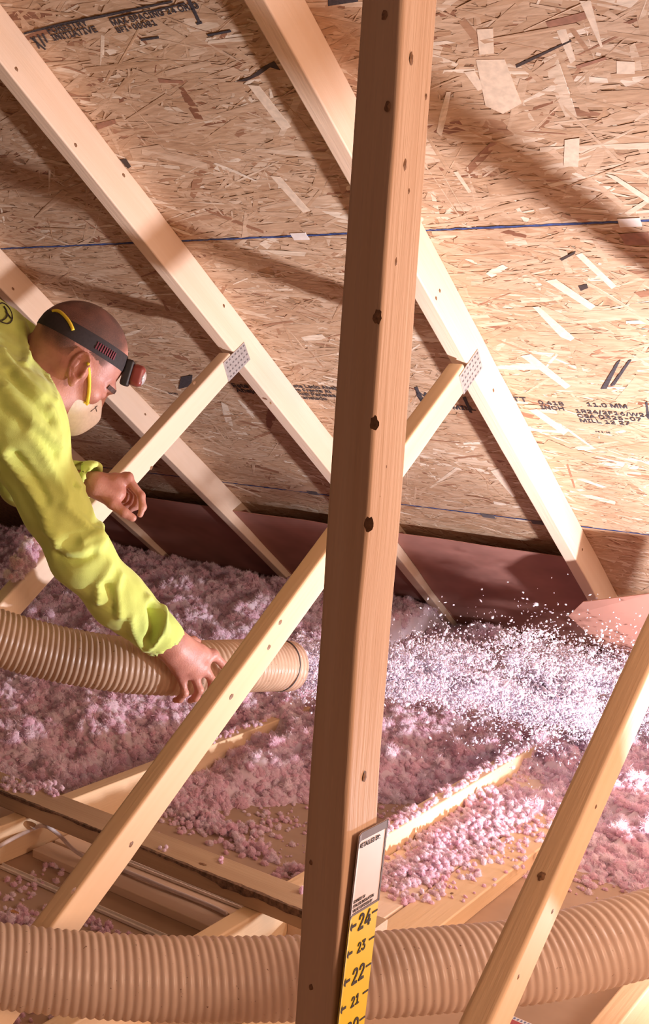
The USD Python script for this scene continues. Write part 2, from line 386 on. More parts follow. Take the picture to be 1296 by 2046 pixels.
# strands that stand out singly
BIG = {"pale": [[(951, 118), (1008, 117), (1042, 205), (1005, 226), (970, 210)], [(953, 57), (985, 55), (987, 105), (958, 108)], [(1128, 278), (1158, 274), (1155, 332), (1126, 330)],
                [(1158, 0), (1180, 0), (1204, 92), (1200, 93)], [(927, 142), (948, 140), (968, 175), (955, 180)], [(495, 168), (518, 170), (582, 252), (565, 260)], [(1232, 120), (1268, 122), (1268, 146), (1232, 146)],
                [(1064, 612), (1076, 611), (1148, 674), (1140, 680), (1120, 672)], [(1150, 508), (1162, 504), (1232, 570), (1222, 576)], [(1040, 710), (1060, 706), (1140, 770), (1130, 776)], [(1056, 818), (1072, 816), (1136, 860), (1126, 868)],
                [(906, 342), (914, 341), (942, 382), (936, 384)], [(1208, 345), (1230, 350), (1296, 392), (1296, 405)], [(980, 940), (998, 935), (1030, 990), (1024, 992)], [(1112, 60), (1130, 55), (1150, 118), (1140, 126)], [(540, 350), (560, 352), (620, 420), (606, 424)],
                [(1090, 560), (1110, 556), (1190, 610), (1180, 618)]],
       "red": [[(1090, 42), (1168, 22), (1172, 36), (1098, 60)], [(1236, 466), (1296, 462), (1296, 488), (1250, 488)], [(192, 246), (230, 237), (232, 245), (196, 258)], [(316, 156), (366, 160), (368, 165), (318, 164)], [(1150, 130), (1210, 112), (1212, 117), (1154, 136)]],
       "dark": [[(472, 161), (500, 152), (530, 130), (548, 121), (560, 139), (540, 133), (518, 149), (492, 161)], [(1155, 570), (1172, 566), (1175, 574), (1160, 580)], [(1118, 516), (1150, 500), (1148, 506), (1122, 520)], [(1030, 128), (1140, 78), (1142, 81), (1032, 134)], [(240, 318), (252, 316), (262, 332), (256, 336)]]}
M["strand_pale"] = plain("strand_pale", (.74, .585, .44), .5, .12, 90); M["strand_red"] = plain("strand_red", (.33, .155, .095), .55, .2, 90); M["strand_dark"] = plain("strand_dark", (.05, .03, .025), .7, .3, 90)
for kd, polys in BIG.items():
    for pl in polys:
        deck_poly(pl, "wood_strand", M["strand_" + kd], .0013)

# the far slope and the gables close the attic
def quad_slab(c, t):
    c = V(c, float); n = np.cross(c[1] - c[0], c[3] - c[0]); n /= np.linalg.norm(n)
    v = np.vstack([c, c + n * t]); f = V([[0, 3, 2, 1], [4, 5, 6, 7], [0, 1, 5, 4], [1, 2, 6, 5], [2, 3, 7, 6], [3, 0, 4, 7]])
    mm = trimesh.Trimesh(v, np.vstack([f[:, [0, 1, 2]], f[:, [0, 2, 3]]]), process=False)
    if mm.volume < 0: mm.invert()
    return mm
ZR = HR - math.tan(TH) * YR
obj("wall_eave", box(-6.5, 3.5, 4.45, 4.49, ZF - .01, -1.0), M["pine_grey"], kind="structure", label="timber closing the eave behind the insulation")

# ------------------------------------------------------------------ trusses
WEB = {0: (2.47, 0.0, .5995), 1: (2.45314, -.00525, .60120), 2: (2.76024, .18792, .58753), 3: (2.84291, .25620, .59783)}
def plate(px_corners, k, parent):
    c = V([onx(*p, TX(k)) for p in px_corners]); o = c[0]
    ex = c[1] - c[0]; ez = c[3] - c[0]; lx, lz = np.linalg.norm(ex), np.linalg.norm(ez)
    v = np.vstack([c, c + EX * .0016]) 
    f = V([[0, 3, 2, 1], [4, 5, 6, 7], [0, 1, 5, 4], [1, 2, 6, 5], [2, 3, 7, 6], [3, 0, 4, 7]])
    mm = trimesh.Trimesh(v, np.vstack([f[:, [0, 1, 2]], f[:, [0, 2, 3]]]), process=False)
    if mm.volume < 0: mm.invert()
    p = obj("nail_plate", mm, M["steel"], parent, label="galvanised nail plate")
    sl = []
    nu, nv = 4, 7
    for a in range(nu):
        for b in range(nv):
            u, w = (a + .5) / nu, (b + .5 + .25 * (a % 2)) / (nv + .4)
            q = o + ex * u + ez * w + EX * .0018
            du, dw = ex / lx * .0022, ez / lz * .0036
            sl.append(trimesh.Trimesh(V([q - du - dw, q + du - dw, q + du + dw, q - du + dw]), [[0, 1, 2], [0, 2, 3]], process=False))
    obj("slot", trimesh.util.concatenate(sl), M["slot"], p, kind="stuff")

def web_line(k, y):                            # z of the top edge of truss k's web
    wy, wz, a = WEB[k]; return wz + math.tan(a) * (y - wy)

LAB = {-2: "roof truss farthest left, deep in the dark end of the attic", -1: "roof truss behind the worker's left hand, its rafter running down into the pink insulation",
       0: "roof truss whose rafter passes behind the worker's head", 1: "roof truss rising from the top left corner, its web behind the worker's left hand",
       2: "roof truss whose web member crosses in front of the held hose nozzle", 3: "nearest roof truss with the tall upright post and slanting web"}
for k in (-2, -1, 0, 1, 2, 3):
    x = TX(k); tr = thing("roof_truss", (x, 2.0, ZF), LAB[k], "roof truss", "roof trusses standing in a row along the attic")
    y0, y1 = YR, 4.42
    rl = (y1 - y0) / math.cos(TH)
    kn = {1: [(151, 290), (247, 350), (447, 611), (540, 805), (33, 138)], 2: [(878, 581), (871, 596), (985, 780), (1163, 1098)], 0: [(26, 605 - 28), (290, 828)]}.get(k, [])
    timber("top_chord", tr, roof(x, y0), dS, -EX, nS, rl, .0373, .0895, M["pine"], [(onx(px, py, x), EX, .0045) for px, py in kn])
    timber("bottom_chord", tr, V([x, -1.2, ZC]), V([0, 1.0, 0]), -EX, V([0, 0, -1.0]), 4.42 + 1.2 - .02, .0373, .0885, M["pine_yellow"])
    wy, wz, a = WEB.get(k, (2.47, 0, .5995))
    d = V([0, -math.cos(a), -math.sin(a)]); n = V([0, math.sin(a), -math.cos(a)])
    # from the rafter's underside down to the bottom chord
    top = V([x, wy, wz])
    tt = ((V([0, 0, HR]) + nS * .0895 - top) @ nS) / (d @ nS)      # along d to the underside of the rafter
    top = top + d * (tt + .012)
    bl = (top[2] - ZC) / math.sin(a) - .052
    wk = {1: [(302, 935), (388, 765)], 2: [(560, 1243), (537, 1293), (462, 1392), (262, 1687), (147, 1779), (820, 800)], 3: [(1080, 1766)]}.get(k, [])
    kn = []
    for px, py in wk:
        p = onx(px, py, x); kn.append((p, EX, .005))
    if k == 3: kn = [(V([x - .018, 0, 0]) * [1, 0, 0] + [0, onx(1080, 1766, x - .018)[1], web_line(3, onx(1080, 1766, x - .018)[1])], -n, .006), (onx(1103, 1821, x), EX, .003), (onx(1035, 1952, x), EX, .003), (onx(1190, 1612, x), EX, .003)]
    timber("web", tr, top, d, -EX, n, bl, .0365, .0635, M["pine_yellow"] if k >= 2 else M["pine"], kn, r=.006)
    if k == 1:
        plate([(486.7, 683.6), (499, 718), (456, 763), (445, 725)], k, tr)
    if k == 2:
        plate([(953, 697.5), (963, 735), (925, 788), (916, 752)], k, tr)
    if k == 3:
        # the upright post, a very slight lean, rough and worn on its right face
        P0 = V([-.46055, .90279, 0.0]); dd = V([-.01555, .01426, 1.0]); zt = 1.02
        tb, tt2 = P0 + dd * (ZC), P0 + dd * zt
        e = (tt2 - tb); Lp = np.linalg.norm(e); e /= Lp
        ey = -EX - e * (-EX @ e); ey /= np.linalg.norm(ey); ez = np.cross(ey, e); ez = ez if ez[1] > 0 else -ez
        post_knots = []
        def pf(px, py, face):                     # a point on the post's right or front face
            if face == "r":
                p = onx(px, py, P0[0]); 
                for _ in range(3): p = onx(px, py, P0[0] + dd[0] * p[2])
                return p, -ey
            dr = ray(px, py); t = (tb @ ez) / (dr @ ez); return dr * t, -ez
        for px, py, fc, rd in ((768, 30, "f", .0035), (774, 212, "f", .0035), (821, 118, "r", .0045), (808, 330, "r", .004), (850, 193, "r", .0025), (816, 382, "r", .002), (748, 846, "f", .005), (770, 932, "r", .003), (757, 992, "r", .003), (737, 1048, "f", .0055), (790, 523, "r", .003), (754, 633, "f", .005), (728, 1552, "r", .004), (621, 1723, "f", .002), (621, 1972, "f", .003), (716, 1690, "r", .004)):
            p, nn = pf(px, py, fc); post_knots.append((p, nn, rd))
        timber("post", tr, tb, e, ey, ez, Lp, .0385, .0625, M["pine_post"], post_knots, rough=.0016, step=.02, label="rough upright post")

# ------------------------------------------------------------------ lateral brace and loose boards between the joists
br = thing("lateral_brace", (-1.5, 1.84, ZC), "flat wooden lateral brace with a strip of bark along its front edge, crossing the joists", "brace")
timber("board", br, V([-4.0, 1.7958, ZC]), EX, V([0, 1.0, 0]), V([0, 0, 1.0]), 4.0 - .858, .0893, .0365, M["pine_grey"], [(onz(405, 1727, ZC + .0365), V([0, 0, 1.0]), .007)], r=.003)
# waney bark strip on the front top edge
rng = np.random.default_rng(8)
xs = np.arange(-2.2, -.90, .012); up = .0025 + .009 * np.clip((xs + 1.5) / .2, .15, 1) * meshkit.noise(np.stack([xs * 9, xs * 0, xs * 0], 1), 4) + .004 * rng.random(len(xs)); dn = (.35 + .65 * np.clip((xs + 1.35) / .15, 0, 1)) * (.003 + .012 * meshkit.noise(np.stack([xs * 14, xs * 0 + 5, xs * 0], 1), 9) + .004 * rng.random(len(xs)))
y0, z1 = 1.7958, ZC + .0365
rows = [np.stack([xs, np.full_like(xs, y0) + up, np.full_like(xs, z1 + .0012)], 1), np.stack([xs, np.full_like(xs, y0 - .0015) + rng.random(len(xs)) * .001, np.full_like(xs, z1 + .0008)], 1), np.stack([xs, np.full_like(xs, y0 - .0022), z1 - dn], 1)]
n = len(xs); v = np.vstack(rows); f = [[r * n + i, (r + 1) * n + i, (r + 1) * n + i + 1, r * n + i + 1] for r in range(2) for i in range(n - 1)]
obj("bark_edge", (v, V(f)), M["bark"], br, label="dark bark along the edge")

lb = thing("loose_board", (-.89, 2.3, ZF), "pale flat board lying on the drywall, nearest the right web", "board", "flat boards lying on the drywall")
timber("board", lb, V([-.935, 1.35, ZF]), V([0, 1.0, 0]), EX, V([0, 0, 1.0]), 2.4, .0886, .040, M["pine_yellow"], [(onz(902, 1785, ZF + .04), V([0, 0, 1.0]), .004)])
lb = thing("loose_board", (-1.0, 2.4, ZF), "wider pinkish flat board lying between the joist and the pale flat board", "board", "flat boards lying on the drywall")
timber("board", lb, V([-1.071, 1.905, ZF]), V([0, 1.0, 0]), EX, V([0, 0, 1.0]), 1.8, .1335, .040, M["pine"], [(onz(788, 1787, ZF + .04), V([0, 0, 1.0]), .005)])
# strapping under the brace, left
for y, w, lab in ((1.80, .062, "furring strip with a grey cable lying along it, under the brace at left"), (1.872, .075, "furring strip beside the bright metal channel, under the brace at left")):
    fs = thing("furring_strip", (-1.4, y, ZF), lab, "furring strip", "furring strips under the brace")
    timber("board", fs, V([-1.66, y, ZF]), EX, V([0, 1.0, 0]), V([0, 0, 1.0]), .555, w, .019, M["pine"], r=.002)
def tube(pts, r, sides=10):
    p = V(pts, float); t = np.gradient(p, axis=0); t /= np.linalg.norm(t, axis=1)[:, None]
    a = np.cross(t, [0.12, 0.1, 1.0]); a /= np.linalg.norm(a, axis=1)[:, None]; b = np.cross(t, a)
    an = np.arange(sides) * 2 * np.pi / sides; rr = np.broadcast_to(r, (len(p),))
    v = p[:, None] + rr[:, None, None] * (np.cos(an)[None, :, None] * a[:, None] + np.sin(an)[None, :, None] * b[:, None])
    i, j = np.meshgrid(np.arange(len(p) - 1), np.arange(sides), indexing="ij")
    q = np.stack([i * sides + j, i * sides + (j + 1) % sides, (i + 1) * sides + (j + 1) % sides, (i + 1) * sides + j], -1).reshape(-1, 4)
    f = np.vstack([q[:, [0, 1, 2]], q[:, [0, 2, 3]]])
    c = np.vstack([p[:1], p[-1:]]); n = len(p) * sides
    e0 = [[n, (s + 1) % sides, s] for s in range(sides)]; e1 = [[n + 1, (len(p) - 1) * sides + s, (len(p) - 1) * sides + (s + 1) % sides] for s in range(sides)]
    mm = trimesh.Trimesh(np.vstack([v.reshape(-1, 3), c]), np.vstack([f, e0, e1]), process=False)
    if mm.volume < 0: mm.invert()
    return mm
def spline(pts, n):
    from scipy.interpolate import CubicSpline
    p = V(pts, float); t = np.r_[0, np.cumsum(np.linalg.norm(np.diff(p, axis=0), axis=1))]
    return CubicSpline(t, p)(np.linspace(0, t[-1], n))
cb = [onx(-6, 1694, TX(1) + .004), onx(40, 1668, TX(1) + .004), V([TX(1) + .004, *onx(74, 1652, TX(1) + .004)[1:]]), onz(95, 1652, ZC - .012), onz(122, 1672, ZC - .04), onz(150, 1700, ZF + .035), onz(180, 1716, ZF + .0255), onz(250, 1741, ZF + .0245), onz(340, 1778, ZF + .0245), onz(420, 1810, ZF + .0245), onz(452, 1826, ZF + .0245)]
obj("electrical_cable", tube(spline(cb, 60), .0048), M["cable"], smooth=True, label="pale electrical cable stapled over the joist and laid along the strapping", cat="cable")
def channel(a, b, w, lab):
    a, b = V(a), V(b); d = (b - a); L = np.linalg.norm(d); d /= L; nrm = np.cross([0, 0, 1.0], d)
    Mx = np.eye(4); Mx[:3, 0], Mx[:3, 1], Mx[:3, 2], Mx[:3, 3] = d, nrm, [0, 0, 1], a
    t = thing("metal_channel", a, lab, "metal channel", "thin metal channels over the drywall")
    obj_local("web", box(0, L, -w / 2, w / 2, 0, .0012), Mx, M["channel"], t)
    for s in (-1, 1):
        obj_local("flange", box(0, L, s * w / 2 - .0012, s * w / 2 + .0012, 0, .006), Mx, M["channel"], t)
channel(onz(250, 1722, ZF + .02), onz(484, 1815, ZF + .02), .011, "bright thin metal channel below the brace at the lower left")
channel(onz(0, 1731, ZF + .001), onz(330, 1876, ZF + .001), .014, "pale thin double-edged channel across the dark drywall at the lower left")

# ------------------------------------------------------------------ baffles in the eave bays
def sheet(c, t=.003, div=10, warp=0.0, seed=0):
    c = V(c, float); u = np.linspace(0, 1, div + 1)
    U, Wv = np.meshgrid(u, u, indexing="ij")
    P = (c[0] * ((1 - U) * (1 - Wv))[..., None] + c[1] * (U * (1 - Wv))[..., None] + c[2] * (U * Wv)[..., None] + c[3] * ((1 - U) * Wv)[..., None])
    nrm = np.cross(c[1] - c[0], c[3] - c[0]); nrm /= np.linalg.norm(nrm)
    P = P + nrm * ((meshkit.noise(P * 6, seed) - .5) * warp)[..., None]
    k = div + 1; A = P.reshape(-1, 3); B = A + nrm * t
    q = []
    for i in range(div):
        for j in range(div):
            a = i * k + j; q += [[a, a + 1, a + k + 1, a + k], [len(A) + a, len(A) + a + k, len(A) + a + k + 1, len(A) + a + 1]]
    rim = [i * k for i in range(k)] + [(k - 1) * k + j for j in range(1, k)] + [i * k + k - 1 for i in range(k - 2, -1, -1)] + [j for j in range(k - 2, 0, -1)]
    for a, b in zip(rim, rim[1:] + rim[:1]): q.append([a, b, len(A) + b, len(A) + a])
    q = V(q)
    mm = trimesh.Trimesh(np.vstack([A, B]), np.vstack([q[:, [0, 1, 2]], q[:, [0, 2, 3]]]), process=False)
    if mm.volume < 0: mm.invert()
    return mm
bl = {-2: "reddish cardboard eave baffle at the far dark end, behind the worker's arm", -1: "reddish cardboard eave baffle beside the worker's left hand", 0: "dark reddish cardboard eave baffle left of the post, above the pink pile", 1: "reddish cardboard eave baffle right of the post, above the flying insulation"}
for k in (-2, -1, 0, 1):
    xa, xb = TX(k) + .002, TX(k + 1) - .0393
    bf = thing("eave_baffle", (xa, 3.5, -.5), bl[k], "eave baffle", "cardboard baffles in the eave bays")
    ye = 4.38
    obj("panel", sheet([roof(xa, 3.50, .052), roof(xb, 3.50, .052), roof(xb, ye, .080), roof(xa, ye, .080)], .003, 12, .012, k + 7), M["baffle"], bf, smooth=30)
    obj("flange", sheet([roof(xa, 3.515, .052), roof(xa, ye, .080), roof(xa, ye, .012), roof(xa, 3.56, .012)], .0015, 4), M["baffle"], bf)
bf = thing("eave_baffle", onx(1160, 1205, TX(2) + .02), "loose pale pink baffle bent forward at the right, lit from the side", "eave baffle", "cardboard baffles in the eave bays")
c4 = [onx(1135, 1230, TX(2) + .03), onx(1290, 1187, TX(3) - .15), onx(1340, 1300, TX(3) - .12), onx(1215, 1310, TX(2) + .12)]
A4 = V([onZ(1135, 1231, 3.28), onZ(1164, 1203, 3.20), onZ(1300, 1186, 2.98), onZ(1430, 1215, 2.86), onZ(1430, 1345, 3.05), onZ(1262, 1345, 3.28), onZ(1200, 1290, 3.31)])
nb = np.cross(A4[2] - A4[0], A4[5] - A4[0]); nb /= np.linalg.norm(nb)
def fan(p, t):
    p = V(p); n = len(p); v = np.vstack([p, p + nb * t]); f = [[0, i, i + 1] for i in range(1, n - 1)] + [[n, n + i + 1, n + i] for i in range(1, n - 1)]
    for i in range(n): j = (i + 1) % n; f += [[i, j, n + j], [i, n + j, n + i]]
    mm = trimesh.Trimesh(v, f, process=False)
    if mm.volume < 0: mm.invert()
    return mm
obj("panel", fan(A4, .003), M["baffle_pale"], bf)
# ------------------------------------------------------------------ depth ruler on the post
M["ruler_yellow"] = plain("ruler_yellow", (.80, .60, .03), .45, .03)
M["ruler_white"] = plain("ruler_white", (.74, .68, .70), .45, .03)
M["ruler_edge"] = plain("ruler_edge", (.16, .13, .14), .6, .1)
rx = -.4495
ra, rb, rc = onx(713, 1669.5, rx), onx(776.5, 1637, rx), onx(664, 2046, rx)
ry0 = ra[1]; rw = rb[1] - ra[1]; rs = (rc[1] - ra[1]) / (rc[2] - ra[2])         # slight tilt
rtop = (ra[2] + rb[2]) / 2
skew = (rb[2] - ra[2]) / rw
def rp(a, z, out=0.0):                        # a: across the ruler (0..1), z height
    a, z = np.broadcast_arrays(np.asarray(a, float), np.asarray(z, float))
    lean = -.0155 * (z + .5)
    return np.stack([rx + lean + out + .004 * np.clip(.12 - a, 0, 1) ** 1 * 6, ry0 + rs * (z - rtop) + a * rw, z + skew * (a - .5) * rw], -1)
def rstrip(a0, a1, z0, z1, out, t=.0006):
    aa = np.linspace(a0, a1, 7)
    top, bot = rp(aa, z1, out), rp(aa, z0, out)
    v = np.vstack([top, bot, top - EX * t, bot - EX * t]); n = 7; f = []
    for i in range(n - 1):
        f += [[i, n + i, n + i + 1, i + 1], [2 * n + i, 2 * n + i + 1, 3 * n + i + 1, 3 * n + i], [i, i + 1, 2 * n + i + 1, 2 * n + i], [n + i, 3 * n + i, 3 * n + i + 1, n + i + 1]]
    f += [[0, 2 * n, 3 * n, n], [n - 1, 2 * n - 1, 4 * n - 1, 3 * n - 1]]
    f = V(f); mm = trimesh.Trimesh(v, np.vstack([f[:, [0, 1, 2]], f[:, [0, 2, 3]]]), process=False)
    if mm.volume < 0: mm.invert()
    return mm
rul = thing("depth_ruler", rp(.5, ZC), "yellow and white cardboard insulation depth ruler fixed to the upright post", "ruler")
zy = ZF + 24.62 * .0254                        # where the white field ends
obj("yellow_field", rstrip(0, 1, ZF + .10, zy, .0006), M["ruler_yellow"], rul)
obj("white_field", rstrip(0, 1, zy, rtop, .0006), M["ruler_white"], rul)
frame = [rstrip(0, .035, ZF + .10, rtop, .0012), rstrip(.955, 1, zy, rtop, .0012), rstrip(0, 1, rtop - .0075, rtop, .0012), rstrip(0, 1, zy - .0006, zy + .0014, .0012)]
obj("border", trimesh.util.concatenate(frame), M["ruler_edge"], rul)
def rtext(t, a, z, h, bold=True):
    mm = meshkit.text_mesh(t, h, .0003, bold); v = np.array(mm.vertices)
    w = v[:, 0].max() - v[:, 0].min()
    p = rp(a + (v[:, 0] - v[:, 0].min()) / rw, z + v[:, 1], .0009)
    p[:, 0] += v[:, 2]
    k = trimesh.Trimesh(p, mm.faces, process=False)
    return k
letters, arrows, ticks = [], [], []
for nn in range(24, 12, -1):
    z = ZF + nn * .0254 + .0066; h = .0145 if nn % 2 == 0 else .0095
    letters.append(rtext(str(nn), .40 if nn % 2 == 0 else .46, z - h * .62, h))
    a0, zz = .10, z - h * .12
    s = .18 if nn % 2 == 0 else .16
    head = rp([a0, a0 + s * .55, a0 + s * .55], [zz, zz + .0042, zz - .0042], .0011)
    arrows.append(trimesh.Trimesh(head, [[0, 2, 1]], process=False)); arrows.append(rstrip(a0 + s * .5, a0 + s * 1.25, zz - .0012, zz + .0012, .0011, .0003))
    ticks.append(rstrip(.82, .985, z - .0008, z + .0008, .0011, .0003))
for k in letters: obj("number", k, M["ink"], rul)
for k, k2 in zip(arrows[::2], arrows[1::2]): obj("arrow", trimesh.util.concatenate([k, k2]), M["ink"], rul)
for k in ticks: obj("tick", k, M["ink"], rul)
sm = [rtext("INSTALLED BY:", .09, rtop - .0145, .0042, False)]
for i, t in enumerate(("THICKNESS OF", "INSTALLED INSULATION", "R-VALUE CERTIFIED BY")):
    sm.append(rtext(t, .08, zy + .0112 - i * .0042, .0026, False))
for k in sm: obj("lettering", k, M["ink"], rul)

# ------------------------------------------------------------------ hoses
def hose_mat(name, a, b):
    nd = {"g": ("geometry", {}), "n": ("noise_texture", {"scale": 22.0, "detail": 4.0}), "n2": ("noise_texture", {"scale": 160.0, "detail": 2.0}),
          "r": ("rgb_ramp", {"ramp": [(.3, a), (.7, b)]}), "r2": ("rgb_ramp", {"ramp": [(.70, (1, 1, 1)), (.78, (.35, .27, .22))]}), "x": ("mix", {"mix_type": "multiply", "fac": 1.0}),
          "p": ("principled_bsdf", {"roughness": .33}), "t": ("translucent_bsdf", {}), "c": ("mix_closure", {"fac": .45})}
    return mat(name, nd, [("g.position", "n.vector"), ("g.position", "n2.vector"), ("n.fac", "r.fac"), ("n2.fac", "r2.fac"), ("r.color", "x.color1"), ("r2.color", "x.color2"),
                          ("x.color", "p.base_color"), ("x.color", "t.color"), ("p.BSDF", "c.closure1"), ("t.BSDF", "c.closure2")], surface="c.closure")
M["hose"] = hose_mat("hose_plastic", (.78, .64, .54), (.86, .73, .63))
M["hose_tan"] = hose_mat("hose_plastic_tan", (.62, .44, .31), (.74, .56, .42))
def hose_mesh(pts, r0, pitch, amp, sides=44, per=8):
    p = spline(pts, 4000); t = np.r_[0, np.cumsum(np.linalg.norm(np.diff(p, axis=0), axis=1))]
    L = t[-1]; n = int(L / pitch * per)
    s = np.linspace(0, L, n); p = np.stack([np.interp(s, t, p[:, i]) for i in range(3)], 1)
    tg = np.gradient(p, axis=0); tg /= np.linalg.norm(tg, axis=1)[:, None]
    a = np.cross(tg, [0.05, -0.02, 1.0]); a /= np.linalg.norm(a, axis=1)[:, None]; b = np.cross(a, tg)
    an = np.arange(sides) * 2 * np.pi / sides
    ph = s[:, None] / pitch * 2 * np.pi + an[None]
    rr = r0 - amp * (1 - np.abs(np.cos(ph / 2)) ** 0.8) + amp * .25 * np.cos(ph)
    rr = rr * (1 + .008 * (meshkit.noise(np.stack([s * 9, s * 0, s * 0], 1), 5)[:, None] - .5))
    v = p[:, None] + rr[..., None] * (np.cos(an)[None, :, None] * a[:, None] + np.sin(an)[None, :, None] * b[:, None])
    i, j = np.meshgrid(np.arange(n - 1), np.arange(sides), indexing="ij")
    q = np.stack([i * sides + j, i * sides + (j + 1) % sides, (i + 1) * sides + (j + 1) % sides, (i + 1) * sides + j], -1).reshape(-1, 4)
    f = np.vstack([q[:, [0, 1, 2]], q[:, [0, 2, 3]]])
    mm = trimesh.Trimesh(v.reshape(-1, 3), f, process=False)
    if np.einsum("ij,ij->i", mm.face_normals, mm.triangles_center - p[np.clip(f[:, 0] // sides, 0, n - 1)]).mean() < 0: mm.invert()
    return mm, p, tg, a, b
H1 = [onZ(*q) for q in ((-260, 1895, 1.62), (-120, 1915, 1.635), (0, 1929, 1.645), (150, 1945, 1.65), (300, 1954, 1.655), (450, 1956, 1.66), (590, 1954, 1.66), (750, 1947, 1.66), (900, 1935, 1.665), (1000, 1926, 1.67), (1100, 1912, 1.675), (1193, 1889, 1.68), (1296, 1863, 1.69), (1450, 1815, 1.72), (1650, 1800, 1.75), (1850, 1830, 1.78))]
mm, p, tg, a, b = hose_mesh(H1, .0585, .0122, .0019)
h1 = thing("hose", H1[5] - V([0, 0, .06]), "large beige corrugated hose sagging across the bottom, passing behind the post", "hose")
obj("tube_wall", mm, M["hose"], h1, smooth=True)
H2 = [onZ(*q) for q in ((-330, 1120, 2.36), (-120, 1228, 2.38), (0, 1275, 2.40), (100, 1303, 2.42), (200, 1322, 2.44), (300, 1333, 2.47), (400, 1334, 2.51), (500, 1330, 2.60), (578, 1331, 2.69))]
mm, p2, tg2, a2, b2 = hose_mesh(H2, .0590, .0122, .0024)
h2 = thing("hose", H2[6] - V([0, 0, .06]), "tan corrugated blowing hose gripped in the worker's right hand", "hose")
obj("tube_wall", mm, M["hose_tan"], h2, smooth=True)
th_ = np.linspace(0, 2 * np.pi, 49)[:-1]
def ring_at(i, r, dr, wdt):
    c = p2[i]; out = []
    pts = [c + r * (math.cos(x) * a2[i] + math.sin(x) * b2[i]) + tg2[i] * dr * math.sin(x * 1.0) for x in np.linspace(0, 2 * np.pi, 60)]
    return tube(pts, wdt, 6)
obj("wire_band", ring_at(len(p2) - 24, .0595, .006, .0016), M["slot"], h2, smooth=True, label="dark wire wound round the nozzle end")
iw = tube([p2[-1] - tg2[-1] * .03, p2[-1] - tg2[-1] * .004], .052, 32)
obj("inner_liner", iw, M["fluff"], h2, smooth=40, label="pink insulation filling the hose mouth")

# ------------------------------------------------------------------ the worker: smooth bodies from blended rounded cones
def cc(px, py, Z): return V([(px - PX) / FPX * Z, -(py - PY) / FPX * Z, -Z])     # camera axes: right, up, back
C2W = np.stack([CR, CU, -CF], 1)
def to_world(v): return v @ C2W.T

class Field:
    def __init__(s, lo, hi, h):
        s.lo, s.h = V(lo, float), h; s.n = np.ceil((V(hi, float) - s.lo) / h).astype(int) + 1
        s.d = np.full(s.n, 9.0, np.float32)
        s.ax = [s.lo[i] + h * np.arange(s.n[i]) for i in range(3)]
    def win(s, lo, hi):
        a = np.clip(np.floor((V(lo) - s.lo) / s.h).astype(int), 0, s.n); b = np.clip(np.ceil((V(hi) - s.lo) / s.h).astype(int) + 1, 0, s.n)
        sl = tuple(slice(i, j) for i, j in zip(a, b))
        return sl, np.stack(np.meshgrid(*[s.ax[i][sl[i]] for i in range(3)], indexing="ij"), -1).astype(np.float32)
    def put(s, lo, hi, fn, k, op="add"):
        pad = k + 3 * s.h
        sl, P = s.win(V(lo) - pad, V(hi) + pad)
        if 0 in P.shape: return
        e = fn(P); d = s.d[sl]
        if op == "sub": d, e = -d, e
        hh = np.clip(k - np.abs(d - e), 0, None) / max(k, 1e-6)
        r = np.minimum(d, e) - hh * hh * k * .25
        s.d[sl] = -r if op == "sub" else r
    def cone(s, a, b, ra, rb, k=.01, op="add"):
        a, b = V(a, float), V(b, float); ab = b - a; L2 = ab @ ab + 1e-12
        def fn(P):
            t = np.clip(((P - a) @ ab) / L2, 0, 1)
            return np.linalg.norm(P - a - t[..., None] * ab, axis=-1) - (ra + (rb - ra) * t)
        R = max(ra, rb); s.put(np.minimum(a, b) - R, np.maximum(a, b) + R, fn, k, op)
    def ell(s, c, R, rad, k=.01, op="add"):
        c, rad = V(c, float), V(rad, float); R = np.eye(3) if R is None else V(R, float)     # columns = axes
        def fn(P):
            q = (P - c) @ R; k0 = np.linalg.norm(q / rad, axis=-1); k1 = np.linalg.norm(q / rad ** 2, axis=-1)
            return k0 * (k0 - 1) / np.maximum(k1, 1e-6)
        m_ = rad.max(); s.put(c - m_, c + m_, fn, k, op)
    def at(s, P):
        g = (V(P) - s.lo) / s.h
        return ndimage.map_coordinates(s.d, g.T, order=1, mode="nearest")
    def mesh(s, blur=0.7):
        d = np.clip(s.d, -4 * s.h, 4 * s.h)
        if blur: d = ndimage.gaussian_filter(d, blur)
        return nets(d, s.lo, s.h)
    def march(s, o, dr, tmax, step=.002):
        """first point where the segment o + t dr enters the body"""
        t = np.arange(0, tmax, step); v = s.at(o + t[:, None] * dr); i = np.nonzero(v < 0)[0]
        return None if not len(i) else o + t[i[0]] * dr

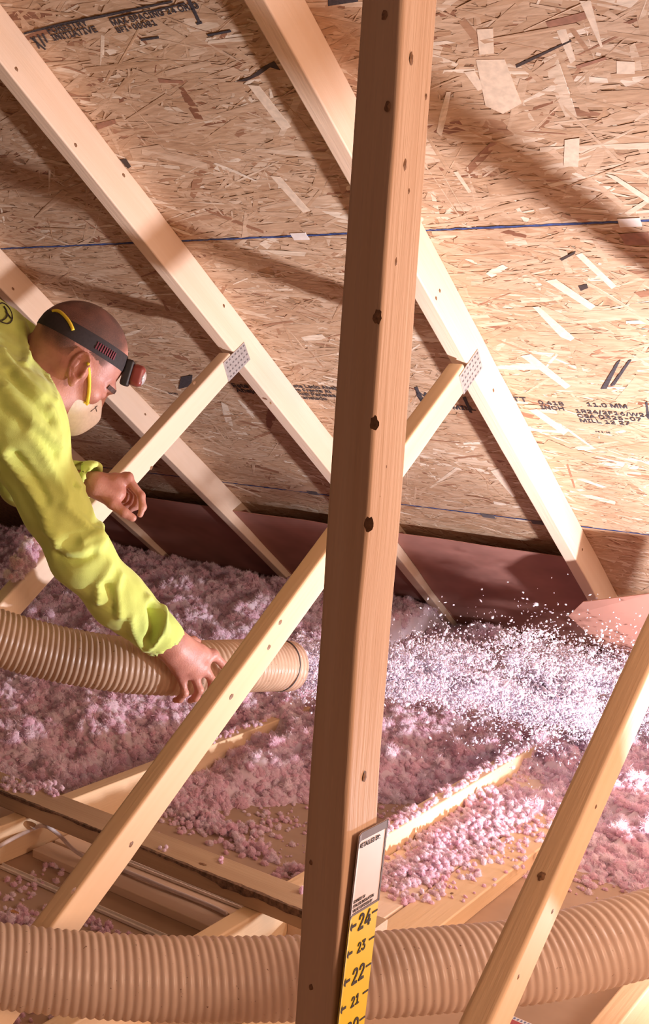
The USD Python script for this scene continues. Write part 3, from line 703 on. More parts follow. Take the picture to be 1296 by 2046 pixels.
def nets(d, lo, h):
    ins = d < 0; n = d.shape
    c = np.zeros(tuple(k - 1 for k in n), np.uint8)
    for i, j, k in np.ndindex(2, 2, 2):
        c += ins[i:n[0] - 1 + i, j:n[1] - 1 + j, k:n[2] - 1 + k]
    idx = np.argwhere((c > 0) & (c < 8)); ids = np.full(c.shape, -1, np.int64); ids[tuple(idx.T)] = np.arange(len(idx))
    acc, cnt = np.zeros((len(idx), 3)), np.zeros(len(idx))
    cor = [V(x) for x in np.ndindex(2, 2, 2)]
    for a in cor:
        for ax in range(3):
            if a[ax]: continue
            b = a.copy(); b[ax] = 1
            da, db = d[tuple((idx + a).T)], d[tuple((idx + b).T)]
            m_ = (da < 0) != (db < 0); t = np.where(m_, da / np.where(m_, da - db, 1), 0)
            p = np.repeat(a[None].astype(float), len(idx), 0); p[:, ax] += t
            acc += p * m_[:, None]; cnt += m_
    v = lo + h * (idx + acc / cnt[:, None])
    F = []
    for ax in range(3):
        u, w = (ax + 1) % 3, (ax + 2) % 3
        s0 = [slice(None)] * 3; s1 = [slice(None)] * 3; s0[ax] = slice(0, -1); s1[ax] = slice(1, None)
        e = np.argwhere(ins[tuple(s0)] != ins[tuple(s1)])
        e = e[(e[:, u] > 0) & (e[:, w] > 0) & (e[:, u] < n[u] - 1) & (e[:, w] < n[w] - 1)]
        fl_ = ins[tuple(e.T)]
        def cell(du, dw):
            q = e.copy(); q[:, u] += du; q[:, w] += dw; return ids[tuple(q.T)]
        Q = np.stack([cell(-1, -1), cell(0, -1), cell(0, 0), cell(-1, 0)], 1)
        Q[~fl_] = Q[~fl_][:, ::-1]
        F += [Q[:, [0, 1, 2]], Q[:, [0, 2, 3]]]
    mm = trimesh.Trimesh(v, np.vstack(F), process=False)
    if mm.volume < 0: mm.invert()
    return mm

# joints in camera axes
HO = cc(173, 682, 2.35)                                   # middle of the head
hr_, hu_, hf_ = V([1.0, 0, 0]), V([0, 1.0, 0]), V([0, 0, -1.0])
F_ = .71 * hr_ - .70 * hu_ + .22 * hf_; F_ /= np.linalg.norm(F_)
U_ = .70 * hr_ + .71 * hu_ + .0 * hf_; U_ -= F_ * (U_ @ F_); U_ /= np.linalg.norm(U_)
R_ = np.cross(F_, U_)
if R_[2] < 0: R_ = -R_                                    # the worker's right side faces the camera
HB = np.stack([F_, U_, R_], 1)
def hp(x, y, z): return HO + HB @ V([x, y, z])
NB = cc(72, 758, 2.42)                                    # root of the neck
SR, ER, WR = cc(48, 838, 2.25), cc(169, 1104, 2.30), cc(347, 1294, 2.385)
SL, EL, WL = cc(70, 800, 2.60), cc(48, 962, 2.66), cc(190, 967, 2.50)
HIP = cc(-440, 860, 2.15)
body = Field((-.24, -.42, -2.80), (.42, .50, -2.12), .0032)
b_ = body
# head
b_.ell(hp(.003, -.008, 0), HB, (.096, .080, .077), .01)
b_.ell(hp(-.035, -.030, 0), HB, (.060, .058, .066), .03)
b_.ell(hp(.040, -.070, 0), HB, (.060, .075, .060), .03)
b_.ell(hp(.045, -.120, 0), HB, (.052, .036, .046), .03)
b_.ell(hp(.082, -.150, 0), HB, (.022, .018, .024), .025)
for s in (-1, 1):
    b_.cone(hp(.000, -.075, s * .056), hp(.070, -.138, s * .022), .018, .016, .025)
    b_.ell(hp(.072, -.070, s * .043), HB, (.024, .020, .020), .02)
    b_.cone(hp(.093, -.034, s * .036), hp(.105, -.033, s * .010), .0095, .0100, .012)
    b_.ell(hp(.108, -.057, s * .034), HB, (.017, .011, .016), .008, "sub")
    b_.ell(hp(.090, -.057, s * .034), HB, (.0130, .0120, .0130), .004)
    # ear
    E = hp(.022, -.058, s * .072)
    ea = -.34 * F_ + .94 * U_; ea /= np.linalg.norm(ea); eo = R_ * s * .90 - F_ * .42; eo -= ea * (eo @ ea); eo /= np.linalg.norm(eo)
    eb = np.cross(eo, ea); eb = eb if eb @ F_ > 0 else -eb          # towards the face
    EB = np.stack([eb, ea, eo], 1)
    b_.cone(E - eo * .004, E + eo * .006, .017, .015, .008)
    b_.ell(E + eo * .0100 + ea * .002, EB, (.0170, .0300, .0042), .004)
    b_.ell(E + eo * .0150 + ea * .002 + eb * .002, EB, (.0105, .0190, .0060), .003, "sub")
    rim = [E + eo * (.0125 - .0015 * math.cos(q)) + ea * (.003 + .0315 * math.sin(q)) + eb * (.0180 * math.cos(q)) for q in np.radians(np.arange(20, 262, 22))]
    for q0, q1 in zip(rim, rim[1:]): b_.cone(q0, q1, .0036, .0036, .0025)
    ant = [E + eo * .0125 + ea * (.002 + .021 * math.sin(q)) + eb * (-.001 + .0095 * math.cos(q)) for q in np.radians(np.arange(95, 265, 28))]
    for q0, q1 in zip(ant, ant[1:]): b_.cone(q0, q1, .0026, .0026, .003)
    b_.ell(E + eo * .0120 - ea * .028 - eb * .001, EB, (.0085, .0095, .0050), .005)
    b_.ell(E + eo * .0125 + eb * .012 - ea * .007, EB, (.0040, .0070, .0050), .004)
b_.cone(hp(.102, -.052, 0), hp(.114, -.090, 0), .0085, .0115, .010)
b_.cone(hp(.104, -.096, -.010), hp(.104, -.096, .010), .0090, .0090, .008)
b_.cone(hp(.090, -.120, -.018), hp(.090, -.120, .018), .010, .010, .012)
# neck, shoulders, arms inside the shirt
b_.cone(hp(-.022, -.080, 0), NB, .050, .060, .03)
b_.cone(hp(.010, -.110, 0), NB + .03 * F_, .046, .060, .03)
b_.cone(NB, cc(-60, 800, 2.40), .085, .12, .05)
b_.cone(NB, SR, .06, .055, .05); b_.cone(NB, SL, .06, .055, .05)
for S, E, Wr in ((SR, ER, WR), (SL, EL, WL)):
    b_.cone(S, E, .046, .038, .02); b_.cone(E, Wr, .040, .027, .02)
# hands
def hand(wr, fore, mcp, fingers, thumb, radii, palm_out):
    """fingers: chains of joints beginning at the knuckles"""
    for q in mcp:
        b_.cone(wr + (q - wr) * .08, q, .0185, .0120, .012)
    for q, q2 in zip(mcp, mcp[1:]):
        b_.cone((wr * .35 + q * .65), (wr * .35 + q2 * .65), .0145, .0145, .010)
        b_.cone(q + palm_out * .006, q2 + palm_out * .006, .0105, .0105, .006)
    for ch, r in zip(fingers, radii):
        for i in range(len(ch) - 1):
            f0, f1 = (1.06, .96) if i == 0 else (.96, .90) if i == 1 else (.88, .74)
            b_.cone(ch[i], ch[i + 1], r * f0, r * f1, .0035)
        for q in ch[1:-1]:
            b_.ell(q, None, (r * 1.02,) * 3, .003)
    rt = (.0135, .0120, .0108, .0088)
    for i in range(len(thumb) - 1):
        b_.cone(thumb[i], thumb[i + 1], rt[i], rt[i + 1], .005)
# right hand over the hose: thumb behind, fingers down the near side
rk = [cc(427, 1309, 2.428), cc(407, 1330, 2.416), cc(386, 1346, 2.410), cc(363, 1354, 2.410)]
rf = [[rk[0], cc(449, 1331, 2.440), cc(458, 1354, 2.452), cc(452, 1374, 2.466)],
      [rk[1], cc(424, 1361, 2.420), cc(421, 1384, 2.436), cc(410, 1397, 2.456)],
      [rk[2], cc(398, 1378, 2.412), cc(391, 1394, 2.430), cc(380, 1400, 2.452)],
      [rk[3], cc(369, 1385, 2.412), cc(359, 1397, 2.430), cc(349, 1399, 2.450)]]
hand(WR, ER, rk, rf, [WR + V([.010, .006, -.02]), cc(374, 1283, 2.440), cc(386, 1281, 2.475), cc(396, 1284, 2.505)], (.0094, .0097, .0094, .0085), V([-.35, .5, .8]))
# left hand: relaxed, thumb side to the camera
lk = [cc(256, 957, 2.488), cc(250, 958, 2.512), cc(245, 962, 2.534), cc(238, 966, 2.554)]
lf = [[lk[0], cc(282, 990, 2.480), cc(285, 1013, 2.478), cc(280, 1029, 2.476)],
      [lk[1], cc(276, 988, 2.506), cc(273, 1010, 2.505), cc(261, 1018, 2.503)],
      [lk[2], cc(268, 988, 2.530), cc(262, 1008, 2.530), cc(249, 1012, 2.528)],
      [lk[3], cc(258, 988, 2.552), cc(252, 1004, 2.552), cc(242, 1007, 2.550)]]
hand(WL, EL, lk, lf, [cc(200, 985, 2.492), cc(224, 1006, 2.474), cc(248, 1024, 2.468), cc(265, 1035, 2.468)], (.0090, .0094, .0090, .0080), V([.1, .9, .2]))
b_.cone(cc(196, 975, 2.49), cc(234, 985, 2.488), .024, .020, .015)
pq = V([.747, .665, 0])
for e in (-1, 1):
    b_.cone(WR - (WR - ER) * .08 + pq * .017 * e, WR * .45 + (rk[0] if e > 0 else rk[3]) * .55, .0205, .0175, .015)
b_.cone(WR, (rk[1] + rk[2]) / 2, .024, .015, .015)
# tendons and knuckle folds on the back of the right hand
for q in rk[:4]:
    b_.cone(WR * .55 + q * .45 + V([-.2, .3, .8]) * .012, q + V([-.25, .4, .8]) * .0085, .0030, .0042, .006)
bm = body.mesh(.55)

person = thing("person", to_world(V([HIP])).ravel() * V([1, 1, 0]) + V([0, 0, ZC]), "person in a bright yellow-green long-sleeved shirt, headlamp and dust mask, bent forward holding the hose", "person")
def skin_mat():
    nd = {"g": ("geometry", {}), "n": ("noise_texture", {"scale": 30.0, "detail": 5.0}), "n2": ("noise_texture", {"scale": 260.0, "detail": 3.0}),
          "r": ("rgb_ramp", {"ramp": [(.3, (.40, .165, .130)), (.7, (.53, .250, .195))]}), "b": ("bump", {"strength": .6, "distance": .0008}),
          "p": ("principled_bsdf", {"roughness": .48, "subsurface_weight": .12, "subsurface_radius": (.012, .004, .002), "subsurface_scale": 1.0})}
    return mat("skin", nd, [("g.position", "n.vector"), ("g.position", "n2.vector"), ("n.fac", "r.fac"), ("r.color", "p.base_color"), ("n2.fac", "b.height"), ("b.normal", "p.normal")])
M["skin"] = skin_mat()
bmw = trimesh.Trimesh(to_world(bm.vertices), bm.faces, process=False)
obj("body", bmw, M["skin"], person, smooth=True)
# cropped hair: a thin skin of stubble over the scalp
loc = (bm.vertices - HO) @ HB
fn_ = V([usdn for usdn in [0]])
vn = np.array(bm.vertex_normals)
x_, y_, z_ = loc.T
line = np.where(x_ < .036, -.060 - .012 * np.clip(-x_ / .08, 0, 1), np.where(x_ < .070, -.060 + (x_ - .036) * 1.8, 9)) 
scalp = (y_ > line) & (np.abs(z_) < .0765 + 0 * x_) & (x_ < .060 + .25 * np.clip(y_, 0, .08)) & (np.linalg.norm(loc, axis=1) < .125) & ((y_ > -.045) | (np.hypot(x_, y_) < .104))
scalp &= ~((np.abs(x_ - .020) < .034) & (y_ < -.022) & (np.abs(z_) > .064))
fs_ = bm.faces[scalp[bm.faces].all(1)]
uq, inv = np.unique(fs_, return_inverse=True)
fade = np.clip((y_ - line) / .022, 0, 1) * np.clip((.060 + .25 * np.clip(y_, 0, .08) - x_) / .022, 0, 1) * np.clip((np.where(y_ > -.045, .2, .104) - np.hypot(x_, y_)) / .012, 0, 1)
nd = {"g": ("geometry", {}), "n": ("noise_texture", {"scale": 900.0, "detail": 2.0}), "n2": ("noise_texture", {"scale": 18.0, "detail": 2.0}), "mm": ("math", {"math_type": "multiply"}), "m2": ("map_range", {"from_min": .12, "from_max": .36, "to_min": .25, "to_max": .85, "clamp": True}),
      "at": ("attribute", {"attribute": "shade"}), "m3": ("math", {"math_type": "multiply"}), "t": ("transparent_bsdf", {}), "p": ("principled_bsdf", {"base_color": (.10, .058, .048), "roughness": .7}), "c": ("mix_closure", {})}
M["stubble"] = mat("stubble", nd, [("g.position", "n.vector"), ("g.position", "n2.vector"), ("n.fac", "mm.value1"), ("n2.fac", "mm.value2"), ("mm.value", "m2.value"), ("m2.result", "m3.value1"), ("at.fac", "m3.value2"), ("m3.value", "c.fac"), ("t.BSDF", "c.closure1"), ("p.BSDF", "c.closure2")], surface="c.closure")
ho_ = obj("hair", trimesh.Trimesh(to_world(bm.vertices[uq] + vn[uq] * .0007), inv.reshape(-1, 3), process=False), M["stubble"], person, smooth=True, label="very short cropped dark hair")
UsdGeom.PrimvarsAPI(stage.GetPrimAtPath(ho_.path)).CreatePrimvar("shade", Sdf.ValueTypeNames.FloatArray, "vertex").Set(Vt.FloatArray.FromNumpy(fade[uq].astype(np.float32)))
M["brow"] = plain("brow", (.08, .045, .04), .8, .3, 300)
def skin_at(p, out=.001, d=None):
    """move p (camera axes) along d onto the head's surface"""
    d = V(d, float); d /= np.linalg.norm(d)
    q = body.march(V(p) + d * .08, -d, .16, .0006)
    return (V(p) if q is None else q) + d * out
def strip_on(pts, nrm, half, out, bend=.0, dirs=None):
    """flat ribbon through pts (camera axes); nrm: outward directions"""
    p = V(pts); t = np.gradient(p, axis=0); t /= np.linalg.norm(t, axis=1)[:, None]
    s = np.cross(nrm, t); s /= np.linalg.norm(s, axis=1)[:, None]; hw = np.broadcast_to(half, (len(p),))[:, None]
    n_ = V(nrm)
    v = np.vstack([p + s * hw + n_ * out, p - s * hw + n_ * out, p + s * hw - n_ * .0006, p - s * hw - n_ * .0006]); n = len(p); f = []
    for i in range(n - 1):
        f += [[i, i + 1, n + i + 1, n + i], [2 * n + i, 3 * n + i, 3 * n + i + 1, 2 * n + i + 1], [i, 2 * n + i, 2 * n + i + 1, i + 1], [n + i, n + i + 1, 3 * n + i + 1, 3 * n + i]]
    f += [[0, n, 3 * n, 2 * n], [n - 1, 3 * n - 1, 4 * n - 1, 2 * n - 1]]
    f = V(f); mm = trimesh.Trimesh(to_world(v), np.vstack([f[:, [0, 1, 2]], f[:, [0, 2, 3]]]), process=False)
    if mm.volume < 0: mm.invert()
    return mm
for s in (1, -1):
    pts = [skin_at(hp(.100 - .012 * u * u - .004 * u, -.034 - .004 * u, s * (.012 + .032 * u)), .0005, HB @ V([.9, .1, s * .5])) for u in np.linspace(0, 1, 8)]
    obj("eyebrow", strip_on(pts, np.repeat((HB @ V([.8, .1, s * .6]))[None], 8, 0), .0045, .0015), M["brow"], person)
# headlamp
hl = thing("headlamp", to_world(V([hp(.126, .024, 0)])).ravel(), parent=person, label="black headlamp with a dark red housing")
M["webbing"] = plain("webbing", (.028, .021, .024), .8, .2, 200); M["webbing_red"] = plain("webbing_red", (.17, .03, .05), .8, .3, 200)
M["lamp_red"] = plain("lamp_red", (.22, .045, .035), .35, .1); M["lamp_black"] = plain("lamp_black", (.02, .017, .018), .5, .1)
M["lens"] = plain("lens", (.75, .76, .80), .15, .1, metallic=.6); M["elastic"] = plain("elastic", (.86, .64, .05), .55, .1)
ang = np.linspace(0, 2 * np.pi, 90); bp, bn = [], []
for t in ang:
    dr = HB @ V([math.cos(t), .27 * math.cos(t), math.sin(t)]); dr /= np.linalg.norm(dr)
    o = hp(.005, -.001, 0)
    bp.append(skin_at(o + dr * .07, .0012, dr)); bn.append(dr)
bp, bn = V(bp), V(bn)
bp[:-1] = ndimage.gaussian_filter1d(bp[:-1], 1.2, axis=0, mode="wrap"); bp[-1] = bp[0]
def sheet_strip(half):
    rows = []
    up = HB @ V([-.26, 1, 0]); up /= np.linalg.norm(up)
    for e in np.linspace(-1, 1, 5):
        row = []
        for p, d in zip(bp, bn):
            q = skin_at(p + up * half * e - d * .03, .0022, d); row.append(q)
        rows.append(ndimage.gaussian_filter1d(V(row)[:-1], 1.5, axis=0, mode="wrap"))
    return rows
rows = sheet_strip(.0165); n = len(rows[0])
v = np.vstack(rows + [r_ - bn[:-1] * .0016 for r_ in rows]); f = []
for r_ in range(4):
    for i in range(n):
        j = (i + 1) % n; a0, a1, b0, b1 = r_ * n + i, r_ * n + j, (r_ + 1) * n + i, (r_ + 1) * n + j
        f += [[a0, a1, b1, b0], [a0 + 5 * n, b0 + 5 * n, b1 + 5 * n, a1 + 5 * n]]
for r_ in (0, 4):
    for i in range(n):
        j = (i + 1) % n; a0, a1 = r_ * n + i, r_ * n + j; f.append([a0, a0 + 5 * n, a1 + 5 * n, a1])
f = V(f)
obj("headband", trimesh.Trimesh(to_world(v), np.vstack([f[:, [0, 1, 2]], f[:, [0, 2, 3]]]), process=False), M["webbing"], hl, smooth=60)
# worn red lettering marks on the band
mk = []
up = HB @ V([-.26, 1, 0]); up /= np.linalg.norm(up)
for k, t in enumerate(np.linspace(.95, 1.50, 9)):
    i = int(round(t / (2 * np.pi) * 89)); 
    for e0, e1, dt in ((-.55, .45, .006), (-.5, -.2, .035), (.2, .45, .03))[: 2 + k % 2]:
        pts = []
        for e in (e0, e1):
            tt = t + dt * (e - e0); dr = HB @ V([math.cos(tt), .27 * math.cos(tt), math.sin(tt)]); dr /= np.linalg.norm(dr)
            pts.append(skin_at(hp(.005, -.001, 0) + dr * .06 + up * .0150 * e, .0032, dr))
        mk.append(strip_on(pts, np.repeat(dr[None], 2, 0), .0014, .0006))
obj("band_marking", trimesh.util.concatenate(mk), M["webbing_red"], hl, label="faded dark red marking on the headband")
def rbox(size, r, seg=1):
    import manifold3d as m3
    sx, sy, sz = (V(size) / 2 - r)
    s = m3.Manifold.sphere(r, 16)
    return m3.Manifold.batch_hull([s.translate((x * sx, y * sy, z * sz)) for x in (-1, 1) for y in (-1, 1) for z in (-1, 1)])
def place(man, c, B):                           # local -> camera axes -> world
    mm_ = man.to_mesh() if hasattr(man, "to_mesh") else None
    v = np.array(mm_.vert_properties[:, :3]) if mm_ is not None else np.array(man.vertices); f = np.array(mm_.tri_verts) if mm_ is not None else np.array(man.faces)
    k = trimesh.Trimesh(to_world(c + v @ B.T), f, process=False)
    if k.volume < 0: k.invert()
    return k
front = skin_at(hp(.10, .010, .006), 0, F_)
lf_ = F_ * .84 + U_ * .46 + R_ * .28; lf_ /= np.linalg.norm(lf_); lu_ = U_ * .84 - F_ * .46; lu_ -= lf_ * (lu_ @ lf_); lu_ /= np.linalg.norm(lu_)
LB = np.stack([lf_, lu_, np.cross(lf_, lu_)], 1)
obj("bracket", place(rbox((.018, .054, .056), .005), front + lf_ * .010, LB), M["lamp_black"], hl, smooth=40)
obj("housing", place(rbox((.030, .044, .050), .010), front + lf_ * .030, LB), M["lamp_red"], hl, smooth=40)
le = trimesh.creation.icosphere(3, .0150); le.apply_scale((.45, 1, 1))
obj("lens", place(le, front + lf_ * .043 + np.cross(lf_, lu_) * (.007 if np.cross(lf_, lu_)[2] > 0 else -.007) - lu_ * .002, LB), M["lens"], hl, smooth=True, label="round silver lens")
# dust mask
M["mask"] = plain("mask_fibre", (.86, .82, .79), .85, .06, 140, .0004)
dm = thing("dust_mask", to_world(V([hp(.09, -.11, 0)])).ravel(), parent=person, label="off-white moulded cup dust mask")
mf = Field(np.minimum(hp(-.02, -.2, -.1), hp(.18, .0, .1)) - .09, np.maximum(hp(-.02, -.2, -.1), hp(.18, .0, .1)) + .09, .003)
mf.ell(hp(.060, -.114, 0), HB, (.066, .060, .058), .004)
mf.cone(hp(.098, -.076, 0), hp(.112, -.098, 0), .015, .020, .02)
mf.ell(hp(.100, -.126, 0), HB, (.024, .034, .034), .02)
inner = lambda P: ((P - hp(.052, -.110, 0)) @ (F_ * .97 - U_ * .16))
mf.put(mf.lo, mf.lo + mf.h * mf.n, lambda P: inner(P), .002, "sub")   # cut away everything behind the rim
mm = mf.mesh(.6)
obj("cup", trimesh.Trimesh(to_world(mm.vertices), mm.faces, process=False), M["mask"], dm, smooth=True)
def cam_hit(px, py, fld, out=.0015, z0=1.9, z1=2.8):
    d = cc(px, py, 1.0); q = fld.march(d * z0, d, z1 - z0, .0008)
    if q is None: q = d * 2.35
    return q - d / np.linalg.norm(d) * out
def strap(pxs, name, n=26, r=.0036):
    p = V([cam_hit(*q, body) for q in pxs]); p = spline(p, n)
    obj(name, tube(to_world(p), r, 8), M["elastic"], dm, smooth=True, label="yellow elastic strap")
strap([(173, 808), (177, 790), (178.5, 768), (178, 748), (176, 726)], "strap")
strap([(146, 660), (137, 641), (127, 629), (114, 621), (105, 622)], "strap")
for pl in ([(181, 822), (194, 811)], [(190, 812), (193, 822)]):
    p = V([cam_hit(*q, mf, .001) for q in pl]); obj("pleat_mark", tube(to_world(p), .0011, 6), M["slot"], dm)
obj("staple", tube(to_world(V([cam_hit(168, 804, mf, .001), cam_hit(178, 806, mf, .001)])), .0024, 6), M["elastic"], dm, label="yellow strap end")

# shirt
sf = Field((-.76, -.36, -2.85), (.30, .46, -1.85), .0055)
CH = cc(-40, 800, 2.42)
sf.cone(NB + V([-.085, -.015, 0]), CH, .105, .150, .05)
sf.cone(CH, HIP, .155, .150, .06)
sf.cone(cc(38, 704, 2.43), cc(-30, 694, 2.42), .064, .100, .03); sf.cone(cc(-30, 694, 2.42), cc(-160, 682, 2.38), .100, .13, .03)
sf.ell(cc(-120, 800, 2.33), None, (.20, .15, .19), .06)
sf.cone(NB + V([-.050, -.01, 0]), SR + V([-.012, .01, 0]), .070, .082, .05); sf.cone(NB + V([-.03, 0, 0]), SL + V([-.035, 0, 0]), .058, .062, .05)
sf.ell(cc(62, 884, 2.27), None, (.062, .085, .080), .05)
sf.cone(SR + V([-.012, 0, 0]), cc(106, 1012, 2.275), .080, .062, .04)
sf.cone(cc(100, 990, 2.275), cc(160, 1110, 2.30), .063, .058, .03)
sf.cone(cc(160, 1110, 2.30), cc(235, 1195, 2.335), .0585, .0535, .03)
sf.cone(cc(235, 1195, 2.335), cc(330, 1277, 2.378), .0535, .0455, .03)
sf.cone(SL + V([-.035, 0, 0]), EL, .062, .056, .04); sf.cone(EL, cc(185, 958, 2.505), .056, .042, .03)
# folds: soft ridges (+) and creases (-)
def along(fr, lift):
    return [cam_hit(x, y, sf, lift) for x, y in fr]
folds = [([(110, 1070), (125, 1100), (160, 1103), (205, 1078)], .014, .012), ([(118, 1105), (150, 1116), (186, 1104)], -.012, .010), ([(165, 1080), (195, 1060), (190, 1030)], .010, .009), ([(130, 1010), (158, 1035), (192, 1068)], .010, .010),
         ([(215, 1130), (200, 1160), (196, 1200)], .009, .010), ([(238, 1150), (232, 1190), (240, 1230)], .009, .010), ([(205, 1165), (222, 1185), (226, 1215)], -.008, .008),
         ([(300, 1210), (305, 1245), (296, 1280)], -.016, .009), ([(292, 1195), (320, 1225), (330, 1262)], .010, .008), ([(318, 1215), (322, 1250), (300, 1292)], .010, .007), ([(262, 1235), (270, 1268), (290, 1295)], .009, .009),
         ([(8, 905), (40, 950), (75, 1000), (95, 1060)], .010, .012), ([(30, 910), (62, 950), (92, 1000)], -.010, .010), ([(60, 860), (100, 930), (135, 990)], .008, .012), ([(10, 780), (60, 830), (110, 880)], .009, .014), ([(0, 815), (50, 850), (110, 905)], -.008, .010),
         ([(58, 640), (66, 680), (62, 705)], -.012, .008), ([(42, 650), (52, 690), (48, 730)], .010, .010), ([(80, 690), (92, 740), (112, 800)], .006, .008), ([(5, 700), (35, 745), (80, 790)], .007, .012), ([(100, 820), (115, 860), (120, 890)], .008, .010), ([(20, 745), (60, 800), (95, 840)], -.007, .010),
         ([(150, 915), (166, 950), (160, 975)], .007, .007), ([(165, 918), (172, 940), (150, 968)], -.008, .006)]
fold3 = [(spline(along(fr, .0), 18), amp, sg) for fr, amp, sg in folds]
# collar and cuff openings
def carve(a, b, r0, r1): sf.cone(a, b, r0, r1, .003, "sub")
ax = (WR - ER) / np.linalg.norm(WR - ER); cuff = cc(345, 1297, 2.384)
sf.put(cuff - .09, cuff + .09, lambda P: -((P - cuff) @ ax) if False else np.where(np.linalg.norm(P - cuff, axis=-1) < .085, -((P - cuff) @ ax) * 1.0, 9.0) * -1 if False else np.where(np.linalg.norm(P - cuff - ax * .05, axis=-1) < .075, -((P - cuff) @ ax), 9.0), .0015, "sub")
carve(cuff - ax * .035, cuff + ax * .03, .034, .039)
ax2 = cc(206, 968, 2.495) - cc(165, 952, 2.52); ax2 /= np.linalg.norm(ax2); cuff2 = cc(188, 965, 2.503)
sf.put(cuff2 - .09, cuff2 + .09, lambda P: np.where(np.linalg.norm(P - cuff2 - ax2 * .045, axis=-1) < .07, -((P - cuff2) @ ax2), 9.0), .0015, "sub")
carve(cuff2 - ax2 * .03, cuff2 + ax2 * .03, .032, .036)
nk = (hp(-.03, -.06, 0) - NB); nk /= np.linalg.norm(nk); nc = NB + nk * .070
carve(NB + nk * .050, NB + nk * .16, .056, .076)
sm_ = sf.mesh(.8)
v = np.array(sm_.vertices); vn = np.array(sm_.vertex_normals)
dsp = np.zeros(len(v))
for pl, amp, sg in fold3:
    lo, hi = pl.min(0) - 4 * sg, pl.max(0) + 4 * sg
    m_ = np.nonzero(((v > lo) & (v < hi)).all(1))[0]
    if len(m_):
        dd_ = np.min(np.linalg.norm(v[m_][:, None] - pl[None], axis=2), axis=1); dsp[m_] += amp * np.exp(-(dd_ / sg) ** 2)
dsp += (meshkit.fbm(v * 11, 3, 2) - .5) * .010 + (meshkit.fbm(v * [34, 20, 34], 2, 7) - .5) * .005
v = v + vn * dsp[:, None]
nd = {"g": ("geometry", {}), "n": ("noise_texture", {"scale": 25.0, "detail": 4.0}), "n2": ("noise_texture", {"scale": 700.0, "detail": 2.0}),
      "r": ("rgb_ramp", {"ramp": [(.3, (.57, .70, .16)), (.7, (.66, .80, .21))]}), "b": ("bump", {"strength": .5, "distance": .0006}),
      "p": ("principled_bsdf", {"roughness": .85, "sheen_weight": .15})}
M["shirt"] = mat("shirt_cloth", nd, [("g.position", "n.vector"), ("g.position", "n2.vector"), ("n.fac", "r.fac"), ("r.color", "p.base_color"), ("n2.fac", "b.height"), ("b.normal", "p.normal")])
shirt = obj("shirt", trimesh.Trimesh(to_world(v), sm_.faces, process=False), M["shirt"], person, smooth=True, label="high-visibility yellow-green long-sleeved shirt")
for pl in ([(-4, 612), (10, 607), (24, 640), (18, 646), (-4, 638)], [(8, 612), (14, 632), (4, 640)], [(12, 622), (22, 636)]):
    p = spline([cam_hit(*q, sf, .006) for q in pl], 14) if len(pl) > 2 else V([cam_hit(*q, sf, .006) for q in pl])
    obj("print_mark", tube(to_world(p), .0014, 6), M["ink"], shirt)
# trousers and boots, outside the frame
def wc(p): return (V(p, float) @ C2W)            # world -> camera axes
tf = Field(np.minimum.reduce([HIP, wc(V([-2.3, .9, -1.1])), wc(V([-1.7, .7, -1.1]))]) - .3, np.maximum.reduce([HIP, wc(V([-2.3, .9, -1.1])), wc(V([-1.7, .7, -1.1]))]) + .3, .013)
hipw = to_world(V([HIP])).ravel(); side = R_ @ C2W.T
fR, fL = V([TX(1) - .02, .72, ZC]), V([TX(0) - .02, .90, ZC])
hR, hL = hipw + V([.09, -.06, -.06]), hipw + V([-.10, .05, -.06])
tf.cone(HIP, wc(hR), .15, .125, .06); tf.cone(HIP, wc(hL), .15, .125, .06)
for h_, f_ in ((hR, fR), (hL, fL)):
    kn_ = (h_ + f_) / 2 + V([.01, .06, .02]); an_ = f_ + V([0, 0, .12])
    tf.cone(wc(h_), wc(kn_), .11, .075, .05); tf.cone(wc(kn_), wc(an_), .072, .060, .05)
tm = tf.mesh(.8); M["denim"] = plain("denim", (.10, .11, .15), .9, .15, 60); M["boot"] = plain("boot", (.09, .055, .035), .7, .2, 40)
obj("trousers", trimesh.Trimesh(to_world(tm.vertices), tm.faces, process=False), M["denim"], person, smooth=True)
for f_ in (fR, fL):
    bf_ = Field(wc(f_) - .25, wc(f_) + .25, .012)
    bf_.cone(wc(f_ + V([0, -.05, .05])), wc(f_ + V([0, .15, .035])), .048, .034, .03); bf_.cone(wc(f_ + V([0, -.03, .05])), wc(f_ + V([0, 0, .15])), .05, .055, .03)
    k = bf_.mesh(.8); obj("boot", trimesh.Trimesh(to_world(k.vertices), k.faces, process=False), M["boot"], person, smooth=True)

